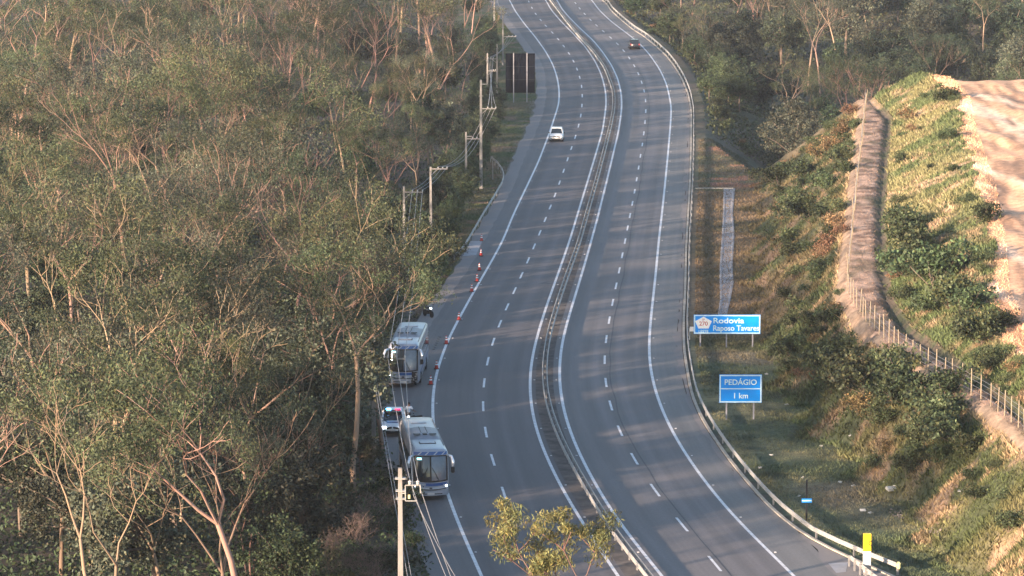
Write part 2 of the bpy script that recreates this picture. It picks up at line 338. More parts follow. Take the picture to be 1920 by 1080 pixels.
def text(s, size, m, parent, name, loc, rot=(math.pi/2, 0, 0), align='LEFT', bold=0.0, sx=1):
    cu = bpy.data.curves.new('t', 'FONT'); cu.body = s; cu.size = size; cu.align_x = align; cu.extrude = .004; cu.offset = bold
    to = bpy.data.objects.new('t', cu); COL.objects.link(to); bpy.context.view_layer.update()
    me = bpy.data.meshes.new_from_object(to.evaluated_get(bpy.context.evaluated_depsgraph_get())); bpy.data.objects.remove(to)
    me.materials.clear(); me.materials.append(m); me.name = name
    o = bpy.data.objects.new(name, me); COL.objects.link(o); o.parent = parent; o.location = loc; o.rotation_euler = rot; o.scale = (sx, 1, 1); return o

# ------------------------------------------------------------------ ground sheet
xs = np.concatenate([[-1600, -800, -400, -220, -150], np.arange(-120, 4, 1.2), np.arange(4, 70, .5), np.arange(70, 150, 1.6), [170, 220, 400, 800, 1600]])
ys = np.concatenate([[-900, -300, -50, 50, 110, 150], np.arange(180, 470, .9), np.arange(470, 900, 2.0), [930, 980, 1050, 1150, 1300, 1800, 2600, 4000]])
X, Y = np.meshgrid(xs, ys); Yc = np.clip(Y, 60, 1150); Z = HT(X, Yc)
def gcolor(x, y):
    e1, rr, t, f, b, c = E1(y), RR(y), T(y), Fn(y), B(y), C(y); f = np.maximum(f, t+1); b = np.maximum(b, f+.8); c = np.maximum(c, b+1)
    col = np.empty(x.shape+(3,)); n1 = fbm(x, y, 6, 31)[..., None]; n2 = fbm(x, y, 2.2, 41)[..., None]; n3 = fbm(x*.6, y*.6, 9, 51)[..., None]
    A = lambda *v: np.array(v)
    mixc = lambda p, q, k: p*(1-k)+q*k
    K = lambda n, lo=.35, hi=.65: np.clip((n-lo)/(hi-lo), 0, 1)
    col[:] = mixc(A(.05, .045, .032), A(.09, .07, .055), K(n2))
    put = lambda mask, v: np.copyto(col, np.broadcast_to(v, col.shape), where=mask[..., None])
    dL = e1-x
    put((dL > 0) & (dL < 11) & (y > 320), mixc(mixc(A(.055, .085, .03), A(.10, .10, .055), K(n1)), A(.16, .12, .09), K(n2, .6, .75)))
    put((dL > 0) & (dL < 3.5) & (y < 360), mixc(A(.13, .12, .11), A(.07, .075, .05), K(n2)))
    put((dL > 0) & (dL < 1.3) & (y > 420), A(.19, .18, .17)*(.8+.4*n2))
    R_ = x > rr
    near = mixc(mixc(A(.085, .11, .06), A(.20, .19, .10), K(n1, .42, .6)), A(.06, .075, .045), K(n2, .5, .75)); near = mixc(near, A(.2, .16, .12), K(n3, .62, .75)*.6)
    dry = mixc(A(.15, .11, .065), A(.19, .14, .09), K(n2)); dry = mixc(dry, A(.09, .08, .045), K(n1, .5, .75))
    red = A(.22, .13, .095)*(.85+.3*n2)
    kk = sstep(318, 335, y)[..., None]
    put(R_ & (x < t) & (y < 520), mixc(near, dry, kk))
    put(R_ & (y >= 438) & (y < 505) & (x < t+3), mixc(mixc(A(.09, .10, .055), A(.15, .12, .08), K(n2)), red, K(n1, .5, .6)*(x > rr+2)[..., None]))
    slope = mixc(mixc(A(.055, .07, .036), A(.13, .105, .065), K(n1, .42, .6)), A(.19, .135, .10), K(n2, .58, .72))  # base tones darkened, putting the slope's shade into its colour
    yel = mixc(A(.16, .14, .075), A(.07, .085, .04), K(n1, .42, .6)); yel = mixc(yel, A(.33, .23, .16), K(n2, .56, .7))
    put((x >= t) & (x < f) & (y < 520), mixc(yel, slope, sstep(258, 278, y)[..., None]))
    put((x >= f-.9) & (x < f+.2) & (y < 470), mixc(A(.24, .17, .12), A(.34, .25, .18), K(n2)))
    st = vnoise(x, y, .9, 61)[..., None]
    put((x >= f+.2) & (x < b) & (y < 470), mixc(mixc(A(.56, .38, .28), A(.24, .155, .11), K(st, .45, .75)), A(.14, .12, .07), K(n2, .58, .72)*.8))
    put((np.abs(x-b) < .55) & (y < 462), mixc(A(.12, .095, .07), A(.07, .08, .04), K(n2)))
    put((x > f) & (x < c) & (y > 444) & (y < 462), mixc(A(.50, .34, .24), A(.24, .2, .11), K(n2)))
    up = mixc(A(.21, .20, .10), A(.10, .13, .058), K(n1, .42, .6)); up = mixc(up, A(.42, .30, .20), K(n2, .6, .75))
    gr = mixc(A(.09, .12, .05), A(.26, .19, .12), K(n2, .5, .75))
    wob = c+.1+2.4*(fbm(x, y, 4, 71)-.5)
    put((x >= b+.55) & (x < wob+.3) & (y < 470), mixc(gr, up, sstep(318, 345, y)[..., None]))
    wob = c+.1+2.4*(fbm(x, y, 4, 71)-.5)
    trk = fbm(x*1.0, y*.09, 1.1, 81)[..., None]; tr2 = fbm(x*.9+y*.12, y*.05, 1.6, 91)[..., None]
    sand = mixc(A(.78, .46, .28), A(.66, .40, .25), K(n3)); sand = mixc(sand, A(.34, .21, .14), K(trk, .56, .64)*.9); sand = mixc(sand, A(.84, .60, .44), K(tr2, .55, .7))
    dd_ = x-c-1.6*(fbm(x*0, y, 22, 95)-.5)*3; rut = 0
    for d0, k0 in ((3.2, .8), (5.1, 1), (8.2, .7), (10.0, 1), (12.6, .6), (14.5, .8)): rut = np.maximum(rut, k0*np.exp(-((dd_-d0)/.38)**2))
    rut = (rut*sstep(.3, .6, vnoise(x, y, 7, 96)))[..., None]; sand = mixc(sand, A(.26, .16, .105), rut*.85)
    put((x >= wob) & (y < 470), sand)
    g = mixc(A(.07, .075, .045), A(.12, .095, .07), K(n1))
    yg = np.where(x < rr+7.5, 505-(x-rr-1)*7, np.where(x < 49, 459, np.interp(x, [49, 53], [460, 440])))
    put(R_ & (y > yg), g); put(R_ & (y > yg) & (y < yg+6) & (x > 40), A(.30, .22, .14)+0*g)
    return col
V = np.stack([X, Y, Z], -1).reshape(-1, 3); nc = len(xs); nr = len(ys)
ii = (np.arange(nr-1)[:, None]*nc+np.arange(nc-1)[None]).ravel(); Fq = np.stack([ii, ii+1, ii+nc+1, ii+nc], 1)
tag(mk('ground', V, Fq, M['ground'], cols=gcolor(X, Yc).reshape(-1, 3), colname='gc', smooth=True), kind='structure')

# ------------------------------------------------------------------ road sheets and markings
def strip(name, fa, fb, m, z=0.0, y0=120, y1=1100, step=3, parent=None, nx=1, kind='structure', skirt=0):
    yy = np.arange(y0, y1+.01, step); a = fa(yy); b = fb(yy); rows = []
    u = np.linspace(0, 1, nx+1)
    XX = a[:, None]*(1-u)+b[:, None]*u; YY = np.repeat(yy[:, None], nx+1, 1); ZZ = np.full_like(XX, z)
    V = np.stack([XX, YY, ZZ], -1).reshape(-1, 3); uv = np.stack([(XX-a[:, None]), YY], -1).reshape(-1, 2)
    k = nx+1; i = (np.arange(len(yy)-1)[:, None]*k+np.arange(nx)[None]).ravel(); Fq = np.stack([i, i+1, i+k+1, i+k], 1)
    o = mk(name, V, Fq, m, parent, uv=uv)
    if kind: o['kind'] = kind
    return o
off = lambda f, d: (lambda y: f(y)+d)
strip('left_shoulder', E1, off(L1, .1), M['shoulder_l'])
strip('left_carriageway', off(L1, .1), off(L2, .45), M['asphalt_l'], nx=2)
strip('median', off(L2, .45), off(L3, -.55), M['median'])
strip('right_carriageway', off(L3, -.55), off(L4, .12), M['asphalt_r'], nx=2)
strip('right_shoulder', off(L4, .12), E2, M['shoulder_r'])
jit = lambda f, d, a, s, sd=0: (lambda y: f(y)+d+a*(vnoise(y, y*0, s, 101+sd)-.5))
strip('right_gutter', jit(E2, -.15, .55, 3), off(RR, -.55), M['gutter'], z=.004, step=.8)
mb = MB(); yy = np.arange(150, 1000, 3.)
for s_, w_, h_ in ((-.5, .22, .10),):
    P = [[(RR(y)+s_, y, .0), (RR(y)+s_, y, h_), (RR(y)+s_+w_, y, h_), (RR(y)+s_+w_, y, -.02)] for y in yy]; mb.grid(P)
tag(mb.build('right_kerb', M['kerb']), kind='structure')
strip('left_gutter', jit(E1, -1.3, .5, 4, 3), jit(E1, .15, .25, 3, 2), M['gutter'], z=.006, y0=300, y1=1000, step=.8)
for f in (L1, L2, L3, L4):
    strip('edge_marking', off(f, -.115), off(f, .115), M['paint'], z=.008)
M['joint'] = mat('joint_sealant', (.035, .035, .045), .6, var=.4, scale=2)
strip('pavement_joint', jit(M2, .42, .18, 6, 7), jit(M2, .52, .2, 6, 7), M['joint'], z=.006, y0=225, y1=620)
def dash(pts, f):
    mb = MB()
    for a, b in pts:
        y = G(a, b)[1]
        ln = 2.7 if y > 500 else 2.25
        r = [[(f(q)-.09, q, .008), (f(q)+.09, q, .008)] for q in np.linspace(y-ln, y+ln, 4)]; mb.grid(r)
    tag(mb.build('lane_marking', M['paint']), kind='structure')
dash(M1P+[(945,950*0+1002/1)] if False else M1P, M1); dash(M2P+[(1385.0, 1112.0)], M2)
# paved apron by the left guard rail and concrete drainage chute on the right
def quad_sheet(name, pts, m, z, kind='structure'):
    V = [tuple(G(a, b, z)) for a, b in pts]; o = mk(name, V, [tuple(range(len(V)))], m); o['kind'] = kind; return o
quad_sheet('concrete_apron', [(868,480),(882,452),(904,452),(893,478)], M['cconc'], .012)
quad_sheet('paved_turnout', [(1553,1056),(1590,1054),(1586,1072),(1568,1074)], M['cconc'], .012)
mb = MB(); Lc = [(1345,620),(1349,590),(1353,560),(1352,530),(1352,500),(1356,440),(1358,400),(1359,354)]; Rc = [(1345+29,620),(1360,590),(1368,560),(1373,530),(1371,500),(1375,440),(1372,400),(1376,354)]
P = []
for (a, b), (c, d) in zip(Lc, Rc):
    l, r = G(a, b), G(c, d); P.append([(l[0]-.15, l[1], .0), (l[0]-.1, l[1], .05), (l[0]+.05, l[1], .05), (l[0]+.15, l[1], .015), (r[0]-.15, r[1], .015), (r[0]-.05, r[1], .05), (r[0]+.1, r[1], .05), (r[0]+.15, r[1], 0)])
mb.grid(P); tag(mb.build('drainage_chute', M['cconc']), kind='structure')
a, b = G(1303, 354), G(1374, 353); mb = MB().box(((a[0]+b[0])/2, a[1], .06), (b[0]-a[0], .35, .12)); tag(mb.build('drainage_kerb', M['kerb']), kind='structure')
# ------------------------------------------------------------------ guard rails
def guard_rail(label, pts, step=4.0, group=None, both=False, hgt=.75, mb_end=True, blocks=True, name='guard_rail', postw=.13):
    pts = [Vector((p[0], p[1], 0)) for p in pts]
    L = [0]
    for i in range(1, len(pts)): L.append(L[-1]+(pts[i]-pts[i-1]).length)
    at = lambda s: Vector([float(np.interp(s, L, [p[k] for p in pts])) for k in range(3)])
    o0 = at(0); root = thing(name, o0, label, 'guard rail', 0, group)
    sides = (-1, 1) if both else (0,)
    prof = [(0, hgt), (.04, hgt-.03), (.05, hgt-.08), (0, hgt-.13), (0, hgt-.18), (.05, hgt-.23), (.04, hgt-.29), (0, hgt-.31)]
    sgn = -1 if not both else 1
    for sd_ in sides:
        beam = MB(); N_ = int(L[-1]/2)+1; P = []
        for i in range(N_+1):
            s = L[-1]*i/N_; p = at(s); q = at(min(s+.5, L[-1]))-at(max(s-.5, 0)); q.normalize(); n = Vector((q.y, -q.x, 0))
            k = sd_ if both else -1
            base = p+n*(k*.10 if both else 0)-o0
            z0 = float(HT(p.x, p.y))+.05 if not both else 0
            P.append([tuple(base+n*k*(.07+a)+Vector((0, 0, b+z0))) for a, b in prof]+[tuple(base+n*k*(.045+a)+Vector((0, 0, b+z0))) for a, b in prof[::-1]])
        for r in P: r.append(r[0])
        beam.grid(P).build('rail_beam', M['galv'], root)
    n = min(int(L[-1]/step), 98)
    for i in range(n+1):
        s = L[-1]*i/n if n else 0; p = at(s)-o0; q = at(min(s+.5, L[-1]))-at(max(s-.5, 0)); rz = math.atan2(q.y, q.x)
        mb = MB().box((0, 0, hgt/2-.08), (postw, .10, hgt+.1), rz)
        if both: mb.box((0, 0, hgt-.2), (.10, .2, .14), rz)
        pt = mb.build('post', M['galvd'], root); pt.location = p
    return root
yr = np.arange(214, 246, 1.0)
right_pts = [(RR(y), y) for y in np.arange(228, 800, 4)]
endp = [G(a, b+19, 0) for a, b in [(1683,1058),(1617,1031),(1569,1010),(1523,987.5)]]
right_pts = [(p[0], p[1]) for p in endp]+[q for q in right_pts if q[1] > endp[-1][1]+3]
rr_ = guard_rail('long guard rail along the right edge of the highway ending in a pale cap', right_pts, step=4.0)
p = endp[0]; e = MB().box((p[0]-right_pts[0][0]+.05, p[1]-right_pts[0][1], .58), (.25, .35, .42)).build('end_cap', M['yelrefl'], rr_, bevel=.06)
cuts = [(150, 420), (420, 600), (600, 800)]
labs = ['median guard rail of the near part of the road, below the white car', 'median guard rail level with the white car', 'median guard rail at the far end of the road']
for (a, b), lb in zip(cuts, labs):
    yv = np.arange(a, b+.1, 3); guard_rail(lb, [(RL(y), y) for y in yv], step=3.0 if a < 300 else 4, both=True, group='median guard rail sections', postw=.12)
lg = [(920,304),(930,312),(940,325),(944,337),(940,352),(925,378),(905,410),(885,445),(868,474),(852,490)]
lg_ = [G(a, b, 0) for a, b in lg]; guard_rail('curved pale guard rail on the left verge beside the first traffic cones', [(q[0], q[1]) for q in lg_], step=4)
lg_ = [G(a, b, 0) for a, b in [(1592,1062),(1612,1078),(1640,1100),(1680,1130)]]; guard_rail('short guard rail beside the yellow and white column', [(q[0], q[1]) for q in lg_], step=1.3)

# ------------------------------------------------------------------ trees
def euc_skel(seed, H, fork, spread, levels=4, lean=.06, stems=1):
    r = random.Random(seed); segs = []; tips = []
    def grow(p, d, ln, rad, lev):
        n = 4 if lev == 0 else 3; pts = [p.copy()]; q = p.copy(); dd = d.copy(); wob = .09 if lev == 0 else .2
        for i in range(n):
            dd = (dd+Vector((r.gauss(0, wob), r.gauss(0, wob), r.gauss(0, wob*.5)+(.07 if lev else 0)))).normalized(); q = q+dd*ln/n; pts.append(q.copy())
        r1 = rad*(.62 if lev == 0 else .5); segs.append((pts, [rad+(r1-rad)*i/n for i in range(n+1)], lev))
        if lev >= levels: tips.append((q, lev)); tips.append((pts[2], lev)); return
        k = r.choice([2, 3]) if lev < 2 else r.choice([2, 3, 3])
        a0 = r.random()*6.28
        for j in range(k):
            az = a0+j*6.28/k+r.gauss(0, .4); tilt = r.uniform(.28, .62)*spread*(1.25 if lev else 1)
            side = dd.cross(Vector((math.cos(az), math.sin(az), .1))).normalized()
            nd = (Matrix.Rotation(tilt, 3, side) @ dd); nd.z = nd.z*.9+.12; nd.normalize()
            grow(q, nd, ln*r.uniform(.58, .8) if lev else (H-H*fork)*r.uniform(.30, .42), r1*r.uniform(.62, .85), lev+1)
        if lev in (1, 2) and r.random() < .6:
            az = r.random()*6.28; nd = (dd+Vector((math.cos(az), math.sin(az), -.1))*1.1).normalized(); grow(pts[2], nd, ln*.5, r1*.5, max(lev+1, levels-1))
    for s in range(stems):
        a = r.random()*6.28; ln = lean*(1 if stems == 1 else 4)
        grow(Vector((.3*math.cos(a)*(stems > 1), .3*math.sin(a)*(stems > 1), -.4)), Vector((ln*math.cos(a), ln*math.sin(a), 1)).normalized(), H*fork, H*.0105*(1 if stems == 1 else .75), 0)
    return segs, tips
def leaves(centers, radii, per, size, aspect, droop, rg, tone=(.4, 1.7)):
    n = len(centers)*per; c = np.repeat(np.array(centers), per, 0); rad = np.repeat(np.array(radii), per)
    o = rg.normal(size=(n, 3)); o /= np.linalg.norm(o, axis=1)[:, None]+1e-6; o *= (rg.random(n)**.5*rad)[:, None]; o[:, 2] *= .75
    P = c+o; a = rg.normal(size=(n, 3)); a[:, 2] -= droop; a /= np.linalg.norm(a, axis=1)[:, None]
    b = np.cross(a, rg.normal(size=(n, 3))); b /= np.linalg.norm(b, axis=1)[:, None]+1e-6
    L = (size*rg.uniform(.7, 1.35, n))[:, None]; a = a*L*.5; b = b*L*.5*aspect
    mid = P
    V = np.stack([mid-a, mid+b*1.0-a*.1, mid+a, mid-b-a*.1], 1).reshape(-1, 3); Fq = np.arange(n*4).reshape(n, 4)
    clump = np.repeat(rg.uniform(.6, 1.35, len(centers)), per)
    t = rg.uniform(tone[0], tone[1], n)*clump; warm = rg.random(n)
    c3 = np.stack([t*(1+.25*(warm > .8)), t, t*(1-.15*(warm > .8))], 1); return V, Fq, np.repeat(c3, 4, 0)
def wood(segs, name, m, parent, nmin=.011):
    mb = MB()
    for pts, rad, lev in segs: mb.tube(pts, [max(x, nmin) for x in rad], 8 if lev == 0 else (5 if lev < 3 else 3), cap=False)
    return mk(name, mb.V, mb.F, m, parent, smooth=True)
def make_euc(i, H, fork, spread, per=60, size=.21, stems=1, levels=4, lm='leafA', bark='bark', name='eucalyptus_tree', crad=1.08, droop=.8, aspect=.3, rb=.02):
    root = thing(name, (0, 0, 0), None, 'tree'); rg = np.random.default_rng(100+i)
    segs, tips = euc_skel(100+i, H, fork, spread, levels, stems=stems)
    wood(segs, 'trunk', M[bark], root, rb)
    cs = [tuple(t+Vector(rg.normal(0, .25, 3))+Vector((0, 0, .4))) for t, l in tips]; rs = [crad*rg.uniform(.55, 1.2) for _ in cs]
    V, Fq, c = leaves(cs, rs, per, size, aspect, droop, rg); mk('crown', V, Fq, M[lm], root, cols=c); reg(root); return root
def make_bush(i, w_, h_, n, per, size, lm, name='shrub', bark='barkd', cat='shrub', trunkh=.25, crad=.5, aspect=.55):
    root = thing(name, (0, 0, 0), None, cat); rg = np.random.default_rng(500+i); cs = []; rs = []; lob = [(rg.normal(0, w_*.22, 2), rg.uniform(.55, 1)) for _ in range(5)]
    mb = MB(); tk = (0, 0, h_*.38); lo_ = .12 if cat == 'tree' else 0.0
    if cat == 'tree': mb.tube([(0, 0, -.3), (rg.normal(0, .1), rg.normal(0, .1), h_*.2), tk], [h_*.02, h_*.016, h_*.012], 6, cap=False)
    for k in range(n):
        (lx, ly), s = lob[k % 5]; th = rg.random()*6.28; ph = math.acos(rg.uniform(-1, 1)); rr2 = rg.uniform(.45, 1.0)
        zc = h_*(lo_+(1-lo_)*(.42+.1*s))
        p = (lx+w_*.34*s*math.cos(th)*math.sin(ph)*rr2, ly+w_*.34*s*math.sin(th)*math.sin(ph)*rr2, max(.1, zc+h_*(1-lo_)*.46*s*math.cos(ph)*rr2))
        cs.append(p); rs.append(crad*rg.uniform(.6, 1.3))
        if k % 7 == 0 and p[2] > h_*.4: mb.tube([tk if cat == 'tree' else (0, 0, -.1), (p[0]*.6, p[1]*.6, p[2]*.7+tk[2]*.3 if cat == 'tree' else p[2]*.5), p], [h_*.008, h_*.006, .01], 4, cap=False)
    mk('trunk', mb.V, mb.F, M[bark], root)
    V, Fq, c = leaves(cs, rs, per, size, aspect, .2, rg); mk('crown', V, Fq, M[lm], root, cols=c); reg(root); return root
EUC = [make_euc(0, 19, .40, .95, per=70), make_euc(1, 21, .46, .8, per=70, lm='leafD'), make_euc(2, 17, .34, 1.15, per=64), make_euc(3, 20, .48, 1.0, per=58, lm='leafE'), make_euc(4, 18, .38, .95, stems=2, per=44), make_euc(5, 16, .32, 1.05, stems=3, per=30, lm='leafD'), make_euc(6, 22, .52, .9, per=66), make_euc(7, 19, .28, .85, per=48, lm='leafE')]
BRD = [make_bush(0, 7.5, 9, 200, 44, .27, 'leafE', 'broadleaf_tree', cat='tree', trunkh=.3, crad=.75), make_bush(1, 6.5, 8, 180, 44, .26, 'leafB', 'broadleaf_tree', cat='tree', trunkh=.25, crad=.75), make_bush(2, 8.5, 11, 230, 46, .28, 'leafD', 'broadleaf_tree', cat='tree', trunkh=.35, crad=.85)]
BSH = [make_bush(10, 3.2, 2.0, 70, 26, .20, 'leafS'), make_bush(11, 2.4, 1.5, 50, 26, .18, 'leafS'), make_bush(12, 4.0, 2.6, 90, 28, .22, 'leafS'), make_bush(13, 2.8, 2.0, 50, 20, .18, 'leafR')]
DRY = [make_euc(20, 7, .12, 1.5, per=1, stems=3, levels=4, name='dry_brush', bark='twig', lm='leafA')]
used = set()
def put(proto, x, y, label, s=1.0, group=None, rz=None, z=None, tilt=0):
    if proto.name in used: o = copy_tree(proto)
    else: o = proto; used.add(proto.name)
    o.location = (x, y, float(HT(x, y)) if z is None else z); o.rotation_euler = (tilt*random.gauss(0, 1), tilt*random.gauss(0, 1), random.random()*6.28 if rz is None else rz); o.scale = (s, s, s*random.uniform(.94, 1.06))
    o['label'] = label
    if 'bush' in label or 'shrub' in label: o.name = 'shrub'; o['category'] = 'shrub'
    if group: o['group'] = group
    return o
# forest edge on the left
FE = curve([(800,1080),(775,950),(735,880),(712,800),(704,720),(735,640),(775,590),(815,540),(838,505),(862,420),(888,370),(905,330),(915,290),(925,240),(922,180),(925,100),(926,50),(930,0)], sig=5)
# trees that stand out
def at(px, py, h=0): p = G(px, py, h); return p[0], p[1]
special = [
 (665,934,EUC[6],.95,'eucalyptus with a thick bare reddish trunk left of the front coach'),
 (642,890,EUC[1],.85,'slim grey-trunked eucalyptus right behind the thick bare reddish trunk'),
 (718,846,EUC[3],.86,'tall eucalyptus whose crown hangs over the shoulder above the rear coach'),
 (470,1235,EUC[0],1.2,'big foreground eucalyptus with an orange-lit trunk and one long limb reaching right'),
 (400,1225,EUC[7],.95,'foreground eucalyptus forking low into orange-lit limbs, left of the big trunk with the long limb'),
 (205,1230,EUC[4],1.1,'twin-stemmed eucalyptus with orange-lit trunks in the lower left of the forest'),
 (12,1200,EUC[1],1.05,'eucalyptus with a straight orange trunk at the lower left corner'),
 (115,1090,EUC[2],1.0,'low-forking eucalyptus behind the twin-stemmed one in the lower left'),
 (62,700,EUC[6],1.0,'tall pale many-limbed eucalyptus standing out at the upper left edge'),
 (600,820,EUC[0],1.02,'broad-crowned sunlit eucalyptus in mid forest left of the single-crossarm pole'),
 (540,760,EUC[3],1.02,'eucalyptus with orange forked limbs under a rounded sunlit crown in mid forest'),
 (690,760,EUC[2],1.05,'spreading eucalyptus at the forest edge above and left of the rear coach'),
]
placed = []
for a, b, pr, s, lb in special:
    x, y = at(a, b); put(pr, x, y, lb, s); placed.append((x, y))
def far_enough(x, y, d):
    return all((x-a)**2+(y-b)**2 > d*d for a, b in placed)
cnt = 0; tries = 0
RL_ = random.Random(11)
def zones(x, y):
    u, v = PX(x, y, 12.0); r_ = 'lower' if v > 700 else ('middle' if v > 330 else 'upper'); c_ = 'outer' if u < 170 else ('left' if u < 360 else ('central' if u < 560 else 'roadside'))
    return f'in {r_} {c_} forest'
while tries < 14000 and cnt < 236:
    tries += 1
    y = 203+(800-203)*RL_.random()**1.15; x = RL_.uniform(-.142*y-5, FE(y)-3.2)
    if y > 720 and x < FE(y)-35: continue
    u, v = PX(x, y, 0)
    if u > 560 and y < 245: continue
    if u > 600 and y < 262: continue
    if u > 640 and y < 312: continue
    if not far_enough(x, y, 7.0 if y < 560 else 9): continue
    d = FE(y)-x; placed.append((x, y)); pr = RL_.choice(EUC)
    s = RL_.uniform(.66, 1.2)*(.68 if 575 < u < 900 and 318 < y < 540 else 1)*(.62 if d < 6 and y > 330 else 1)
    if 215 < y < 245: s *= .95
    k = EUC.index(pr); kindtxt = ['single-trunked', 'tall narrow', 'wide-spreading', 'high-forked', 'twin-stemmed', 'many-stemmed', 'bare-trunked', 'low-forked'][k]
    z_ = zones(x, y); put(pr, x, y, f'{kindtxt} eucalyptus {z_}', s, group=f'{kindtxt} eucalyptus trees {z_}', tilt=.03); cnt += 1
# darker broadleaf trees between and below them
cnt = 0; tries = 0; pl2 = []
while tries < 6000 and cnt < 120:
    tries += 1
    y = 212+(800-212)*RL_.random()**1.2; x = RL_.uniform(-.142*y-5, FE(y)-2.0)
    if y > 720 and x < FE(y)-40: continue
    u, v = PX(x, y, 0)
    if u > 610 and y < 262: continue
    if u > 660 and y < 300: continue
    if any((x-a)**2+(y-b)**2 < 30 for a, b in pl2): continue
    pl2.append((x, y)); z_ = zones(x, y); pr = RL_.choice(BRD); d = FE(y)-x
    put(pr, x, y, f'dark broadleaf tree {z_}', RL_.uniform(.6, 1.0)*(.7 if d < 5 else 1), group=f'dark broadleaf trees {z_}'); cnt += 1
for a, b, s_, k_ in ((578,862,1.1,2),(560,800,1.1,0),(540,895,1.15,0)):  # trees added in dark foliage to keep low sun off the blue sign
    x, y = at(a, b); put(BRD[k_], x, y, 'full dark broadleaf tree left of the front coach', s_, group='full dark trees left of the front coach')
# forest-edge shrubs
k = 0
for y in np.arange(238, 700, 3.6):
    x = FE(y)-RL_.uniform(.3, 2.2); pr = RL_.choice(BRD[:2] if (y > 262) else BSH[:3])
    sc = RL_.uniform(.30, .52) if y > 262 else RL_.uniform(.55, .85)
    if 258 < y < 306: x -= 2.0; sc *= .8
    side = 'beside the buses' if y < 330 else ('behind the left guard rail' if y < 470 else 'beyond the sign back')
    put(pr, x, y, f'dark forest-edge bush {side}', sc, group=f'forest edge bushes {side}')
# the low bank with dry brush in front of the near pole
for i in range(26):
    a = RL_.uniform(590, 745); b = RL_.uniform(935, 1120); x, y = at(a, b)
    if x > FE(y)-1: continue
    if i % 3: put(DRY[0], x, y, 'dry purplish brush left of the near pole', RL_.uniform(.28, .5), group='dry brush left of the near pole')
    else: put(RL_.choice(BSH[:3]), x, y, 'low green bush left of the near pole', RL_.uniform(.6, 1.0), group='bushes left of the near pole')
# trees below the frame that shade the near road
hm = lambda y: 50.8-.2235*y-.5
HV, HF, HC, hb = [], [], [], 0; hmb = MB(); rgh = np.random.default_rng(77)
for i in range(260):
    y = RL_.uniform(95, 210); x = RL_.uniform(-75, float(FE(y))-1.5)
    if not far_enough(x, y, 4.3): continue
    H = min(20, hm(y))
    if H < 3: continue
    placed.append((x, y)); n = 32; th = rgh.random(n)*6.28; ph = np.arccos(rgh.uniform(-.6, 1, n)); rr2 = rgh.uniform(.5, 1, n); w_ = min(3.6, H*.35)
    cs = np.stack([x+w_*np.cos(th)*np.sin(ph)*rr2, y+w_*np.sin(th)*np.sin(ph)*rr2, H*.72+H*.26*np.cos(ph)*rr2], 1)
    V_, F_, c_ = leaves(cs, np.full(n, .95), 42, .45, .4, .5, rgh); HV.append(V_); HF.append(F_+hb); HC.append(c_); hb += len(V_)
    for k in range(0, n, 5): hmb.tube([(x, y, -.2), (x+rgh.normal(0, .1), y, H*.4), tuple(cs[k])], [H*.01, H*.007, .02], 4, cap=False)
hw_ = mk('hillside_wood', np.concatenate(HV), np.concatenate(HF), M['leafA'], cols=np.concatenate(HC)); tag(hw_, 'mass of eucalyptus crowns on the near slope below the viewpoint', 'wood', kind='stuff')
hwt = hmb.build('trunks', M['bark'], hw_); hwt['kind'] = 'stuff'
# foreground gum tip
FG = make_euc(40, 18.5, .58, 1.5, per=210, size=.21, levels=3, lm='leafC', name='gum_tree', crad=.70, droop=1.2, aspect=.22, rb=.03)
x, y = at(1110, 1570); put(FG, x, y, 'gum tree with golden young leaves in front of the road at the bottom', 1, rz=2.0, z=0)
# right-hand far woods
cnt = 0; tries = 0; pl3 = []
while tries < 9000 and cnt < 195:
    tries += 1
    y = 505+(900-505)*RL_.random(); x = RL_.uniform(float(RR(y))+4, .142*y+8)
    if any((x-a)**2+(y-b)**2 < (30 if y < 700 else 42) for a, b in pl3): continue
    if x < RR(y)+10 and y < 600: continue
    pl3.append((x, y)); low = (y < 560)
    dd = x-float(RR(y)); z_ = 'in the gully' if y < 570 else ('on the far right slope' if y < 720 else 'at the top right far back')
    sc_ = min(1, .35+dd/30)
    if RL_.random() < .24 and not low: 
        pr = RL_.choice(EUC); put(pr, x, y, f'pale eucalyptus {z_}', RL_.uniform(.75, 1.0)*sc_, group=f'eucalyptus {z_}', tilt=.04)
    else:
        pr = RL_.choice(BRD); put(pr, x, y, f'rounded dark tree {z_}', RL_.uniform(.85, 1.35)*sc_, group=f'dark trees {z_}')
    cnt += 1
for a, b, h_, s, pr, lb in [(1622,250,-6,1.05,EUC[7],'tall pale-trunked eucalyptus straight behind the end of the bench path'), (1915,260,-4,1.25,EUC[2],'big pale eucalyptus with long leaning limbs at the top right corner'), (1600,255,-6,.9,EUC[4],'leaning twin-stemmed eucalyptus left of the one behind the bench path')]:
    p = G(a, b, h_); p = (p[0]*1.0, p[1]); put(pr, p[0], max(p[1], 480), lb, s)
# shrubs by the far right rail
for y in np.arange(510, 800, 5.5):
    x = float(RR(y))+RL_.uniform(2.5, 9); put(RL_.choice([BSH[0], BSH[2], BSH[3], BRD[1]]), x, y, 'roadside bush behind far right rail', RL_.uniform(.5, .9), group='bushes behind the far right rail')
